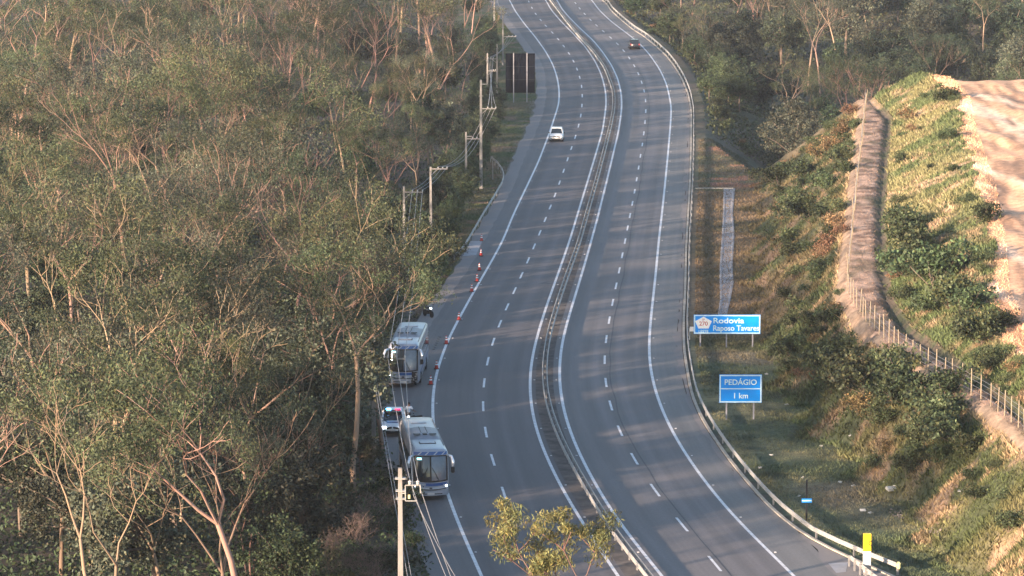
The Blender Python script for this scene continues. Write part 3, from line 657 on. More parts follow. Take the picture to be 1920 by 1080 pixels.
# shrubs on the cut slope
sh = [(1560,740,1.3,0),(1590,700,1.2,2),(1540,700,1.0,0),(1620,740,1.3,2),(1680,720,1.5,0),(1650,690,1.0,1),(1720,770,1.5,2),(1760,800,1.5,0),(1790,830,1.3,2),(1740,830,1.2,1),(1710,740,1.0,1),(1770,760,1.2,2),(1610,780,.9,3),(1500,660,.9,1),(1530,640,.8,0),(1560,600,.8,3),
 (1690,440,1.6,0),(1730,470,1.4,2),(1700,520,1.5,0),(1750,540,1.6,2),(1780,580,1.5,0),(1740,590,1.2,1),(1800,600,1.2,2),(1840,650,1.4,0),(1820,620,1.0,1),(1860,690,.9,0),(1710,480,1.3,1),(1675,500,1,1),(1780,520,1.1,0),
 (1770,195,1.1,0),(1785,262,.8,1),(1700,230,.9,3),
 (1560,290,1.2,3),(1530,300,1.1,3),(1500,340,1.3,0),(1580,260,1.2,3),(1545,360,1.2,0),(1520,420,1.3,2),(1560,440,1.1,3),(1490,400,1.2,0),(1480,460,1.1,1),(1545,480,1.1,3),(1570,400,1.0,1),(1460,350,1.2,2),(1530,520,.9,0),(1470,560,.7,1),(1585,330,1,0),
 (1880,940,.6,1),(1820,900,.5,1),(1830,940,.6,0),(1890,1000,.8,0),(1870,880,.5,1),(1700,900,.7,2),(1640,880,.7,1),(1660,850,.6,3),(1810,860,.8,2),(1890,720,.6,1),(1880,760*0+745,.5,0)]
for i in range(34):
    b_ = RL_.uniform(240, 690); y_ = float(G(1700, b_, 8)[1]); x_ = RL_.uniform(float(B(y_))+.8, float(C(y_))); sh.append((*PX(x_, y_, float(HT(x_, y_))), RL_.uniform(.3, .7) if y_ > 345 else RL_.uniform(.5, 1.0), RL_.choice([0, 1, 1, 2, 3])))
for a, b, s, k in sh:
    s *= 1.0; p = hit(a, b); zone = 'between bench path and terrace' if p.x > B(p.y) else ('on upper cut slope' if p.y > 300 else 'on lower cut slope')
    put(BSH[k], p.x, p.y, f'{["leafy green","small green","large green","reddish brown"][k]} shrub {zone}', s, group=f'{["leafy green","small green","large green","reddish brown"][k]} shrubs {zone}')
for i in range(38):
    a_, b_ = RL_.uniform(1470, 1790), RL_.uniform(620, 880)
    if not (b_ > 620+(a_-1600)*.55 and b_ < 690+(a_-1470)*.75): continue
    p = hit(a_, b_); k = RL_.choice([0, 1, 2, 3]); put(BSH[k], p.x, p.y, f'{["leafy green","small green","large green","reddish brown"][k]} shrub on lower cut slope', RL_.uniform(.35, .8), group='small shrubs on lower cut slope')
for i in range(75):
    y = RL_.uniform(300, 455); t_, f_ = float(T(y)), float(Fn(y)); x = t_+(f_-t_)*RL_.uniform(.15, .95); k = RL_.choice([0, 1, 1, 3, 2])
    put(BSH[k], x, y, f'{["leafy green","small green","large green","reddish brown"][k]} shrub on upper cut slope', RL_.uniform(.35, .9), group=f'{["leafy green","small green","large green","reddish brown"][k]} shrubs on upper cut slope')

# ------------------------------------------------------------------ grass (nobody could count it)
def tufts(name, x, y, hgt, col, lab, cat):
    n = len(x); z = HT(x, y); a = rng.random(n)*6.28; lean = rng.normal(0, .6, (n, 2)); w_ = hgt*.22
    P = np.stack([x, y, z-.02], 1); d = np.stack([np.cos(a)*w_, np.sin(a)*w_, 0*a], 1); tp = P+np.stack([lean[:, 0]*hgt, lean[:, 1]*hgt, hgt], 1)
    V = np.stack([P-d, P+d, tp], 1).reshape(-1, 3); Fq = np.arange(3*n).reshape(n, 3)
    o = mk(name, V, Fq, M['grass'], cols=np.repeat(col, 3, 0), colname='gc'); tag(o, lab, cat, kind='stuff')
def scat(n, y0, y1, xa, xb, pw=1.4):
    y = y0+(y1-y0)*rng.random(n)**pw; a, b = xa(y), xb(y); x = a+(b-a)*rng.random(n); return x, y
def gcol(x, y, s=1.0): c = gcolor(x, y); return c*rng.uniform(.55, 1.6, (len(x), 1))*s
x, y = scat(70000, 205, 330, off(RR, .6), off(T, 1)); tufts('verge_grass', x, y, rng.uniform(.05, .2, len(x))*(.4+1.2*fbm(x, y, 3, 29)), gcol(x, y), 'short grass on the strip behind the right guard rail', 'grass')
x, y = scat(60000, 318, 500, off(RR, .6), off(T, 1), 1.2); tufts('dry_grass', x, y, rng.uniform(.06, .24, len(x)), gcol(x, y), 'dry brown grass around the concrete drainage chute', 'grass')
x, y = scat(130000, 205, 456, off(T, -1), off(Fn, -.6)); k = gcol(x, y); k *= np.array([1, 1.05, .9]); tufts('slope_grass', x, y, rng.uniform(.08, .38, len(x))*(.5+1.1*fbm(x, y, 3, 19)), k, 'rough grass and weeds covering the cut slope below the fence', 'grass')
x, y = scat(120000, 205, 456, off(B, .5), off(C, 1.6)); m_ = fbm(x, y, 5, 71)*np.where(gcolor(x, y)[:, 0] > .36, .12, 1)*1.0; tufts('upper_grass', x, y, rng.uniform(.1, .45, len(x))*(.4+m_*1.1), gcol(x, y, 1.05), 'tall straw-yellow grass between the bench path and the sandy terrace', 'grass')
x, y = scat(16000, 225, 456, Fn, off(B, .6)); tufts('path_weeds', x, y, rng.uniform(.03, .16, len(x)), gcol(x, y, .55), 'dry stubble on the reddish bench path', 'grass')
x, y = scat(45000, 330, 760, FE, off(E1, -1.4), 1.0); tufts('left_verge_grass', x, y, rng.uniform(.04, .2, len(x)), gcol(x, y), 'green grass on the verge left of the highway', 'grass')
# undergrowth over the forest floor
y = 205+515*rng.random(150000)**1.3; x = rng.uniform(-.15*y-5, FE(y)); V_, F_, c_ = leaves(np.stack([x, y, HT(x, y)+.35], 1), np.full(len(x), .7), 1, .32, .5, .2, rng)
tag(mk('undergrowth', V_, F_, M['leafB'], cols=c_*.8), 'tangled leafy undergrowth on the forest floor', 'undergrowth', kind='stuff')
y = rng.uniform(505, 860, 70000); x = RR(y)+2+rng.random(70000)*(.15*y-RR(y)); V_, F_, c_ = leaves(np.stack([x, y, HT(x, y)+.5], 1), np.full(len(x), .9), 1, .5, .5, .2, rng)
tag(mk('gully_undergrowth', V_, F_, M['leafB'], cols=c_*np.array([1.25, 1, .95])), 'brownish scrub on the floor of the gully and far right slope', 'undergrowth', kind='stuff')

# ------------------------------------------------------------------ poles and cables
def pole(px, py, H, label, arm=None, top=None, wid=.17, thin=False):
    x, y = at(px, py); r = thing('utility_pole' if not thin else 'marker_post', (x, y, float(HT(x, y))), label, 'utility pole' if not thin else 'post')
    MB().box((0, 0, H/2-.2), (wid*2, wid*2, H+.4), taper=.62).build('pole_shaft', M['conc'], r, bevel=.02)
    ends = []
    if arm:
        az, ln, sgn = arm; m = MB().box((sgn*ln/2, -.18, az), (ln, .09, .12)); m.tube([(0, -.18, az-.7), (sgn*.8, -.18, az)], .035, 4); m.build('crossarm', M['conc'], r)
        for k in (.45, .72, .98):
            MB().lathe((sgn*ln*k, -.18, az+.06), [(.03, 0), (.07, .04), (.04, .08), (.08, .12), (.05, .17)], 8).build('insulator', M['porcelain'], r); ends.append(Vector((x+sgn*ln*k, y-.18, az+.24+r.location.z)))
        if az < H-1: MB().box((.0, -.22, az+1.5), (.5, .05, .06)).build('bracket', M['galvd'], r)
    if top: MB().box((.32, -.15, H-.5), (.75, .08, .08)).build('top_bracket', M['galvd'], r)
    return r, ends
# nearest pole, base below the view
P1, _ = pole(752, 1236, 11.1, 'nearest concrete utility pole with a square bracket near its top, left of the front coach', wid=.19)
z0 = 10.0
mbk = MB()
for a, b in (((.30, z0-.75), (.30, z0+.15)), ((.30, z0+.15), (1.15, z0+.15)), ((1.15, z0+.15), (1.15, z0-.3)), ((.30, z0-.75), (.95, z0-.75))): mbk.tube([(a[0], -.3, a[1]), (b[0], -.3, b[1])], .035, 4)
mbk.box((.2, -.3, z0-.3), (.25, .06, .06)); mbk.box((0, 0, z0-.2), (.52, .52, .05)).box((0, 0, z0-.65), (.52, .52, .05)).box((0, 0, z0+.5), (.6, .5, .06))
mbk.build('cable_bracket', M['galv'], P1)
E1s = []
for k in (.55, 1.0):
    MB().lathe((k, -.3, z0+.18), [(.05, 0), (.11, .05), (.06, .1), (.12, .16), (.06, .24)], 10).build('insulator', M['porcelain'], P1); E1s.append(Vector((P1.location.x+k, P1.location.y-.3, z0+.42)))
MB().box((.5, -.3, z0-.5), (.12, .12, .22)).build('warning_lamp', M['yelrefl'], P1)
E1s.append(Vector((P1.location.x+.75, P1.location.y-.3, z0-.45)))
P2, e2 = pole(701, 862, 9.3, 'pole left of the police car with its crossarm overlapping the rear coach', arm=(7.55, 2.35, 1))
P3, e3 = pole(808, 468, 8.7, 'utility pole with a single crossarm above dark bushes beside the first cones', arm=(8.5, 1.75, 1))
P3b, e3b = pole(758, 500, 8.2, 'utility pole half hidden in foliage left of the pole with the single crossarm', arm=(7.6, 1.9, 1))
P4, e4 = pole(874, 352, 6.7, 'shorter of the two poles standing together behind the curved guard rail', arm=(5.9, 1.8, 1), top=True)
P5, e5 = pole(902, 354, 13.0, 'taller of the two poles standing together behind the curved guard rail', arm=(9.6, 1.8, 1), top=True, wid=.2)
P6, e6 = pole(932, 182, 8.0, 'concrete pole left of the black sign back', arm=(5.8, 1.3, -1))
P7, e7 = pole(914, 196, 7.6, 'concrete pole half in the trees left of the pole beside the sign back', arm=(5.0, 1.2, 1))
P8, e8 = pole(943, 122, 9.2, 'slim concrete pole rising just behind the black sign back', arm=(4.8, 2.2, 1), top=True)
P9, e9 = pole(927, 66, 9.5, 'farthest utility pole at the top of the view', wid=.18)
pole(894, 334, 2.8, 'thin short concrete post in the grass left of the curved guard rail end', thin=True, wid=.07)
pole(924, 336, 2.9, 'thin short concrete post just inside the loop of the curved guard rail', thin=True, wid=.07)
def cable(ps, qs, label, sag=.6, r=.022):
    mb = MB()
    o = ps[0]
    for p, q in zip(ps, qs):
        n = 12; pts = [p.lerp(q, i/n)-Vector((0, 0, 4*sag*(i/n)*(1-i/n)))-o for i in range(n+1)]; mb.tube(pts, r, 4)
    ob = mb.build('power_cable', M['wire']); ob.location = o; tag(ob, label, 'cable')
S = lambda p, d: [q+Vector(d) for q in p]
cable(E1s, e2, 'power cables from the near pole to the crossarm at the rear coach', .5, .022)
off1 = [Vector((G(838+9*i, 1085, 4.5))) for i in range(3)]
cable(E1s, off1, 'bundle of power cables sagging from the near pole to the bottom edge', .15, .022)
cable(e2, e3b, 'power cables rising through the trees behind the rear coach', .7)
cable(e3b, e3, 'power cables between half hidden pole and single-crossarm pole', .3)
cable(e3, e4, 'power cables sagging from the single-crossarm pole to the pair of poles', .9)
cable(e4, e5, 'short power cables between the two poles standing together', .1)
cable(e5, e6, 'power cables from the taller paired pole up to the pole beside the sign back', 1.2)
cable(e6, e8, 'power cables beside the black sign back', .6)
cable([e7[0]], [e5[0]], 'single low cable to the pole half in the trees', 1.0)
cable([Vector(P8.location)+Vector((0, 0, 9))], [Vector(P9.location)+Vector((0, 0, 9))], 'single cable to the farthest pole', 1)
gy = Vector(P2.location)+Vector((0, 0, 6.4)); cable([gy, gy+Vector((.15, 0, 0))], [Vector(G(765, 1085, 2)), Vector(G(772, 1085, 2))], 'pair of thin cables slanting down left of the near pole', .2, .018)

# ------------------------------------------------------------------ signs
x, y = at(975.5, 192); sb = thing('road_sign', (x, y, 0), 'large black back of a road sign on two pale posts by the far left curve', 'road sign')
s_ = 7000/(y*CP+CAMH*SP)
W, Hh, zb = 55/s_, 74/s_, 18/s_
MB().box((0, .0, zb+Hh/2), (W, .08, Hh)).build('panel', M['signback'], sb)
for k in range(1, 3): MB().box((0, -.06, zb+Hh*k/3), (W*.98, .03, .05)).build('stiffener', M['black'], sb)
for px_ in (963, 988): MB().box(((px_-975.5)/s_, -.14, (zb+Hh+.1)/2), (.14, .14, zb+Hh+.1)).build('post', M['signpost'], sb)
def blue_sign(px, pyb, w_px, top, bot, posts, label, leg_bot):
    p = G(px, leg_bot, 0); s_ = 7000/(p[1]*CP+CAMH*SP)*CP; r = thing('road_sign', (p[0], p[1], 0), label, 'road sign')
    W = w_px/(s_/CP); zt = (leg_bot-top)/s_; zbm = (leg_bot-bot)/s_
    MB().box((0, 0, (zt+zbm)/2), (W, .05, zt-zbm)).build('panel', M['blue'], r)
    fw = .09; m = MB(); yv = -.035
    for c_, d_ in (((0, yv, zt-fw/2-.03), (W-.06, .015, fw)), ((0, yv, zbm+fw/2+.03), (W-.06, .015, fw)), ((-W/2+fw/2+.03, yv, (zt+zbm)/2), (fw, .015, zt-zbm-.06-2*fw)), ((W/2-fw/2-.03, yv, (zt+zbm)/2), (fw, .015, zt-zbm-.06-2*fw))): m.box(c_, d_)
    m.build('border', M['signwhite'], r)
    for q in posts: MB().box(((q-px)/(s_/CP), .10, zt/2-.1), (.12, .10, zt)).build('post', M['signpost'], r)
    return r, W, zt, zbm
r, W, zt, zb = blue_sign(1363, 0, 125, 590, 626, (1313, 1362, 1411), 'wide blue road sign with a white highway shield and two lines of lettering', 652)
hs = zt-zb
text('Rodovia', hs*.40, M['signwhite'], r, 'lettering', (-W/2+W*.285, -.034, zb+hs*.56), bold=.012, sx=1.22)
text('Raposo Tavares', hs*.40, M['signwhite'], r, 'lettering', (-W/2+W*.285, -.034, zb+hs*.17), bold=.012, sx=.93)
cx, cz, rad = -W/2+W*.145, zb+hs*.56, hs*.34
pen = [(cx+rad*1.32*math.sin(2*math.pi*k/5), cz+rad*math.cos(2*math.pi*k/5)) for k in range(5)]
mk('shield', [(a, -.034, b) for a, b in pen]+[(a, -.028, b) for a, b in pen], [(4, 3, 2, 1, 0), (5, 6, 7, 8, 9)]+[(k, (k+1) % 5, (k+1) % 5+5, k+5) for k in range(5)], M['shield'], r)
text('270', hs*.30, M['red'], r, 'lettering', (cx, -.042, cz-hs*.12), align='CENTER', bold=.004)
text('SP', hs*.14, M['red'], r, 'lettering', (cx, -.042, cz+hs*.14), align='CENTER')
text('LESTE', hs*.20, M['signwhite'], r, 'lettering', (cx, -.034, zb+hs*.07), align='CENTER', bold=.006)
r, W, zt, zb = blue_sign(1388, 0, 80, 702, 755, (1362, 1413), 'blue toll distance sign with two lettered halves on two grey posts', 786)
hs = zt-zb; MB().box((0, -.035, zb+hs*.5), (W-.26, .015, .07)).build('divider', M['signwhite'], r)
text('PEDÁGIO', hs*.27, M['signwhite'], r, 'lettering', (0, -.034, zb+hs*.64), align='CENTER', bold=.010)
text('1 km', hs*.27, M['signwhite'], r, 'lettering', (0, -.034, zb+hs*.16), align='CENTER', bold=.010)
x, y = at(1512, 976); r = thing('kilometre_marker', (x, y, 0), 'black post with a small blue plate standing in the grass behind the right rail', 'marker post')
MB().box((0, 0, 1.4), (.11, .11, 2.8)).build('post', M['black'], r); MB().box((0, -.08, 1.38), (.68, .03, .28)).build('plate', M['blue'], r); MB().box((0, -.10, 1.38), (.64, .012, .09)).build('plate_band', M['signwhite'], r)
x, y = at(1625, 1077); r = thing('column_sign', (x, y, 0), 'square yellow and white column with a grey foot beside the lower right rail end', 'sign column')
MB().box((0, 0, .3), (.50, .30, .6)).build('foot', M['galvd'], r); MB().box((0, 0, 1.05), (.47, .26, .9)).build('lower_panel', M['white2'], r); MB().box((0, 0, 2.06), (.48, .28, 1.12)).build('upper_panel', M['yellow'], r); MB().box((-.12, -.16, .3), (.2, .02, .25)).build('notice', M['white2'], r)
text('C', .42, M['black'], r, 'lettering', (.06, -.142, 1.88), bold=.006)
x, y = at(1290, 637); r = thing('rail_marker', (x, y, 0), 'small white reflector plate on the right rail left of the wide blue sign', 'marker'); MB().box((.35, 0, .95), (.4, .04, .42)).box((.15, .03, .5), (.05, .05, 1)).build('plate', M['white2'], r)

# ------------------------------------------------------------------ cones
def cone_proto():
    r = thing('traffic_cone', (0, 0, 0), None, 'traffic cone')
    MB().box((0, 0, .025), (.40, .40, .05)).build('base', M['rubber'], r, bevel=.01)
    MB().lathe((0, 0, .05), [(.17, 0), (.045, .68), (.03, .70)], 14).build('cone_body', M['cone'], r, smooth=False)
    for z in (.30, .50): MB().lathe((0, 0, .05+z), [(.175-.184*z+.004, 0), (.175-.184*(z+.11)+.004, .11)], 14).build('reflective_band', M['refl'], r)
    reg(r); return r
CN = cone_proto()
cones = [(903,452,'traffic cone farthest from the camera, on the concrete apron'),(902,480,'second farthest traffic cone, just past the apron'),(899,507,'third traffic cone from the far end of the row'),(894.5,528,'fourth traffic cone from the far end of the row'),(884.6,547,'fifth traffic cone from the far end, standing farthest inside the shoulder'),(860.6,600,'traffic cone on the edge line above the rear coach'),(837,645,'traffic cone level with the back of the rear coach'),(818.5,692,'traffic cone level with the front half of the rear coach'),(807.6,721,'nearest traffic cone, by the front corner of the rear coach')]
for i, (a, b, lb) in enumerate(cones):
    o = CN if i == 0 else copy_tree(CN); x, y = at(a, b); o.location = (x, y, .004); o.rotation_euler.z = i*.7; o.scale = (1.0,)*3; o['label'] = lb; o['group'] = 'traffic cones along the left shoulder'

# ------------------------------------------------------------------ vehicles
def wheel(parent, x, y, r=.5, w_=.28):
    o = MB().lathe((-w_/2, 0, 0), [(r*.72, 0), (r, .02), (r, w_-.02), (r*.72, w_)], 20, 'X').build('wheel', M['rubber'], parent); o.location = (x, y, r)
    MB().lathe((-w_/2-.01, 0, 0), [(r*.25, 0), (r*.6, .03), (r*.6, w_-.01), (r*.25, w_+.02)], 14, 'X').build('rim', M['galvd'], o)
def bus(loc, rz, label, damaged=False, L=13.4):
    r = thing('coach', loc, label, 'coach', rz)
    hw, H = 1.28, 3.5; z0 = .32
    def yf(x, z): return -L/2+.30*abs(x/hw)**2.6+(.42*max(0, (z-1.25)/2.2)**1.7)
    prof = []
    for x, z in [(-hw*.92, z0), (-hw, z0+.12), (-hw, 1.3), (-hw, 2.2), (-hw*.985, 2.9)]: prof.append((x, z))
    for k in range(1, 7): a = math.pi-(math.pi/2)*k/6; prof.append((-hw*.985+.34+.34*math.cos(a), H-.36+.36*math.sin(a)*(1)))
    prof.append((-.4, H+.03)); prof += [(-x, z) for x, z in prof[::-1]]
    Pn = len(prof)
    cz = 1.9
    rows = []
    rows.append([(x*.86, L/2, cz+(z-cz)*.9) for x, z in prof]); rows.append([(x*.97, L/2-.08, cz+(z-cz)*.975) for x, z in prof])
    for k in range(9): rows.append([(x, L/2-.25+(yf(x, z)+.22-L/2+.25)*k/8, z) for x, z in prof])
    rows.append([(x*.985, yf(x, z)+.08, cz+(z-cz)*.99) for x, z in prof])
    for s in (.95, .8, .6, .4, .2, .02): rows.append([(x*s, yf(x*s, cz+(z-cz)*s), cz+(z-cz)*s) for x, z in prof])
    for q in rows: q.append(q[0])
    mb = MB().grid(rows)
    mb.F.append(tuple(range(Pn))[::-1])
    mb.build('body', M['silver'], r, smooth=True)
    def fp(name, x0, x1, za, zb, m, off=.02, n=9, th=.02, parent=r):
        g = []; zA = za if callable(za) else (lambda x: za); zB = zb if callable(zb) else (lambda x: zb)
        for j in range(7):
            t = j/6; row = []
            for i in range(n+1):
                x = x0+(x1-x0)*i/n; z = zA(x)+(zB(x)-zA(x))*t; row.append((x, yf(x, z)-off, z))
            g.append(row)
        m_ = MB().grid(g)
        edge = g[0]+[q[-1] for q in g[1:]]+g[-1][::-1][1:]+[q[0] for q in g[::-1][1:]]
        b = len(m_.V); m_.V += [(a, y_+off+th, z_) for a, y_, z_ in edge]; m_.V += edge; n_ = len(edge)
        for i in range(n_-1): m_.F.append((b+i, b+i+1, b+n_+i+1, b+n_+i))
        return m_.build(name, m, parent, smooth=False)
    # black surround and windscreen halves
    bow = lambda z: (lambda x: z+.10*(x/hw)**2)
    fp('windscreen_surround', -1.19, 1.19, bow(1.28), lambda x: 3.12, M['black'], .012)
    fp('windscreen', -1.10, -.05, bow(1.40), lambda x: 3.03, M['glass'], .022)
    fp('windscreen', .05, 1.08, bow(1.40), lambda x: 3.03, M['glassb'], .022)
    fp('sun_visor', .12, 1.03, 2.5, 2.98, M['glassb'], .028); fp('dashboard', -1.0, -.1, bow(1.43), bow(1.62), M['black'], .030)
    # brow with diagonal pale bars
    fp('brow_panel', -1.15, 1.15, 3.14, 3.36, M['busblue'], .015)
    for xx in (-.85, -.35, .25, .8): 
        g = MB(); pts = [(xx-.05, 3.15), (xx+.05, 3.15), (xx+.28, 3.35), (xx+.18, 3.35)]; V = [(a, yf(a, b)-.03, b) for a, b in pts]; g.add(V+[(a, b+.02, c) for a, b, c in V], [(0, 1, 2, 3), (7, 6, 5, 4), (0, 4, 5, 1), (1, 5, 6, 2), (2, 6, 7, 3), (3, 7, 4, 0)]).build('brow_stripe', M['silver'], r)
    fp('route_display', -.92, -.62, 2.84, 2.96, M['cyan'], .032)
    # nose bands
    fp('nose_band', -1.12, 1.12 if not damaged else .72, bow(1.02), bow(1.22), M['busblue'], .018)
    fp('nose_panel', -1.1, -.35, bow(1.05), bow(1.2), M['chrome'], .024)
    fp('grille', -.98, 1.05 if not damaged else .68, bow(.80), bow(.93), M['chrome'], .03)
    fp('grille_gap', -1.05, 1.1 if not damaged else .7, bow(.74), bow(.79), M['black'], .02)
    fp('bumper', -1.16, 1.18 if not damaged else .62, bow(.36), bow(.70), M['silver'], .07, th=.1)
    fp('bumper_slot', -.8, .8 if not damaged else .5, .46, .52, M['black'], .078)
    fp('number_plate', -.25, .25, .43, .57, M['plate'], .095)
    fp('emblem', -.1, .1, .83, .93, M['black'], .04)
    if damaged:
        fp('broken_corner', .70, 1.16, .50, 1.30, M['black'], .02)
        g = MB(); rr_ = random.Random(3)
        for k in range(9): g.box((rr_.uniform(.75, 1.15), yf(.95, .8)-rr_.uniform(.0, .14), rr_.uniform(.35, 1.2)), (rr_.uniform(.06, .2), .04, rr_.uniform(.05, .25)), rr_.random()*3, rr_.random()*3)
        g.build('torn_fragments', M['galvd'], r)
        g = MB(); 
        for k in range(6): g.box((rr_.uniform(.7, 1.2), yf(.95, .8)-rr_.uniform(.05, .2), rr_.uniform(.3, .9)), (rr_.uniform(.05, .2), .05, rr_.uniform(.1, .3)), rr_.random()*3, rr_.random()*3)
        g.build('hanging_trim', M['black'], r)
    for sg in ((-1, 1) if not damaged else (-1,)):
        fp('headlight', sg*.88 if sg > 0 else -1.17, 1.17 if sg > 0 else -.88, 1.0, 1.13, M['lampoff'], .035, 3)
        fp('running_light', sg*1.10-.05, sg*1.10+.05, .98, 1.08, M['lamp'], .05, 2)
    # wipers
    for xx, x2 in ((-.62, -.2), (.55, .08)):
        MB().tube([(xx, yf(xx, 1.45)-.05, 1.45), ((xx+x2)/2, yf((xx+x2)/2, 1.85)-.06, 1.9), (x2, yf(x2, 2.3)-.05, 2.3)], .022, 4).build('wiper', M['black'], r)
    MB().tube([(0, yf(0, 1.4)-.03, 1.42), (0, yf(0, 3)-.03, 3.02)], .04, 4).build('windscreen_pillar', M['black'], r)
    # mirrors
    for sg in (-1, 1):
        m_ = MB(); m_.tube([(sg*1.12, yf(1.1, 3.1), 3.12), (sg*1.45, yf(1.1, 3.1)-.35, 3.05), (sg*1.55, yf(1.1, 3)-.5, 2.7), (sg*1.52, yf(1.1, 3)-.5, 2.35)], [.07, .10, .12, .10], 7); ob = m_.build('mirror_arm', M['chrome'], r, smooth=True)
        MB().box((sg*1.52, yf(1.1, 3)-.5, 2.15), (.26, .16, .42)).build('mirror', M['black'], ob, bevel=.04)
    # sides
    for sg in (-1, 1):
        MB().box((sg*(hw+.005), .35, 2.22), (.03, L-1.5, 1.08)).build('side_window_band', M['glass'], r)
        for k in range(7): MB().box((sg*(hw+.014), -L/2+1.9+k*1.65, 2.22), (.03, .07, 1.08)).build('window_pillar', M['black'], r)
        MB().box((sg*(hw+.004), .6, 1.1), (.02, L-2.2, .16), rx=.015).build('side_stripe', M['busblue'], r)
        MB().box((sg*(hw+.003), .4, .62), (.02, L-4.6, .03)).build('locker_seam', M['black'], r)
    for yy_ in (-L/2+2.6, L/2-3.2, L/2-1.9 if L > 13 else L/2-3.2):
        for sg in (-1, 1):
            MB().lathe((sg*(hw-.01)-.02, yy_, .5), [(.60, 0), (.60, .04)], 20, 'X').build('wheel_arch', M['black'], r)
            wheel(r, sg*(hw-.11), yy_, .5, .28)
    # roof furniture
    MB().box((0, -L/2+2.9, H+.045), (1.05, .62, .06)).build('roof_hatch', M['roofs'], r, bevel=.02); MB().box((0, -L/2+2.9, H+.035), (1.15, .72, .05)).build('hatch_seal', M['black'], r)
    pod = [];
    for yy_, hh in ((-L/2+4.3, .02), (-L/2+4.9, .20), (-L/2+5.6, .24), (-L/2+8.2, .22), (-L/2+8.8, .04)):
        pod.append([(x*1.08, yy_, H+.0+hh*(1-abs(x)**3)) for x in np.linspace(-1, 1, 13)])
    pm = MB().grid(pod); pm.build('air_conditioning_pod', M['roofd'], r, smooth=True)
    for sg in (-1, 1):
        g = []
        for i in range(7):
            a = -.8+1.6*i/6; g.append([(sg*.56+.34*math.sin(a), -L/2+5.02-.16*math.cos(a), H+.235), (sg*.56+.36*math.sin(a), -L/2+5.5-.16*math.cos(a), H+.262)])
        MB().grid(g).build('fan_grille', M['black'], r)
    MB().box((0, -L/2+5.2, H+.25), (.3, .5, .04)).build('centre_vent', M['black'], r)
    for sg in (-.22, .22): MB().box((sg, -L/2+6.9, H+.238), (.035, 2.4, .03)).build('pod_rib', M['black'], r)
    for sg in (-1, 1): MB().box((sg*1.10, 0.6, H-.005), (.05, L-3.2, .05)).build('roof_gutter_rail', M['galvd'], r)
    MB().box((0, L/2-2.6, H+.05), (1.1, .5, .06)).build('roof_hatch', M['roofs'], r, bevel=.02)
    MB().box((0, L/2+.02, .6), (2.0, .08, .3)).build('rear_bumper', M['silver'], r)
    MB().box((0, L/2+.005, 2.5), (1.9, .04, .9)).build('rear_window', M['glass'], r)
    for sg in (-1, 1): MB().box((sg*1.0, L/2-.0, 1.2), (.2, .08, .5)).build('tail_light', M['red'], r)
    MB().box((-.6, -.0, .42), (1.0, L-2.4, .25)).box((.6, 0, .42), (1.0, L-2.4, .25)).build('underfloor', M['black'], r)
    return r
def heading(f, y): return math.atan2(-(f(y+4)-f(y-4)), 8)   # rotation so local +Y follows the road
a, b = G(809, 934), G(786, 872)
f1 = Vector(G(808, 939)); rt = Vector(G(779, 780, 3.5)); rt.z = 0; d = (rt-f1); d.z = 0; c = f1+d.normalized()*6.7
bus(c, math.atan2(-d.x, d.y), 'front silver coach with blue nose bands parked on the left shoulder, its nose intact')
f2 = Vector(G(756, 727)); rt = Vector(G(773, 609, 3.5)); d = rt-f2; d.z = 0; c = f2+d.normalized()*6.3
bus(c, math.atan2(-d.x, d.y), 'rear silver coach on the left shoulder with one smashed front corner', damaged=True, L=12.6)

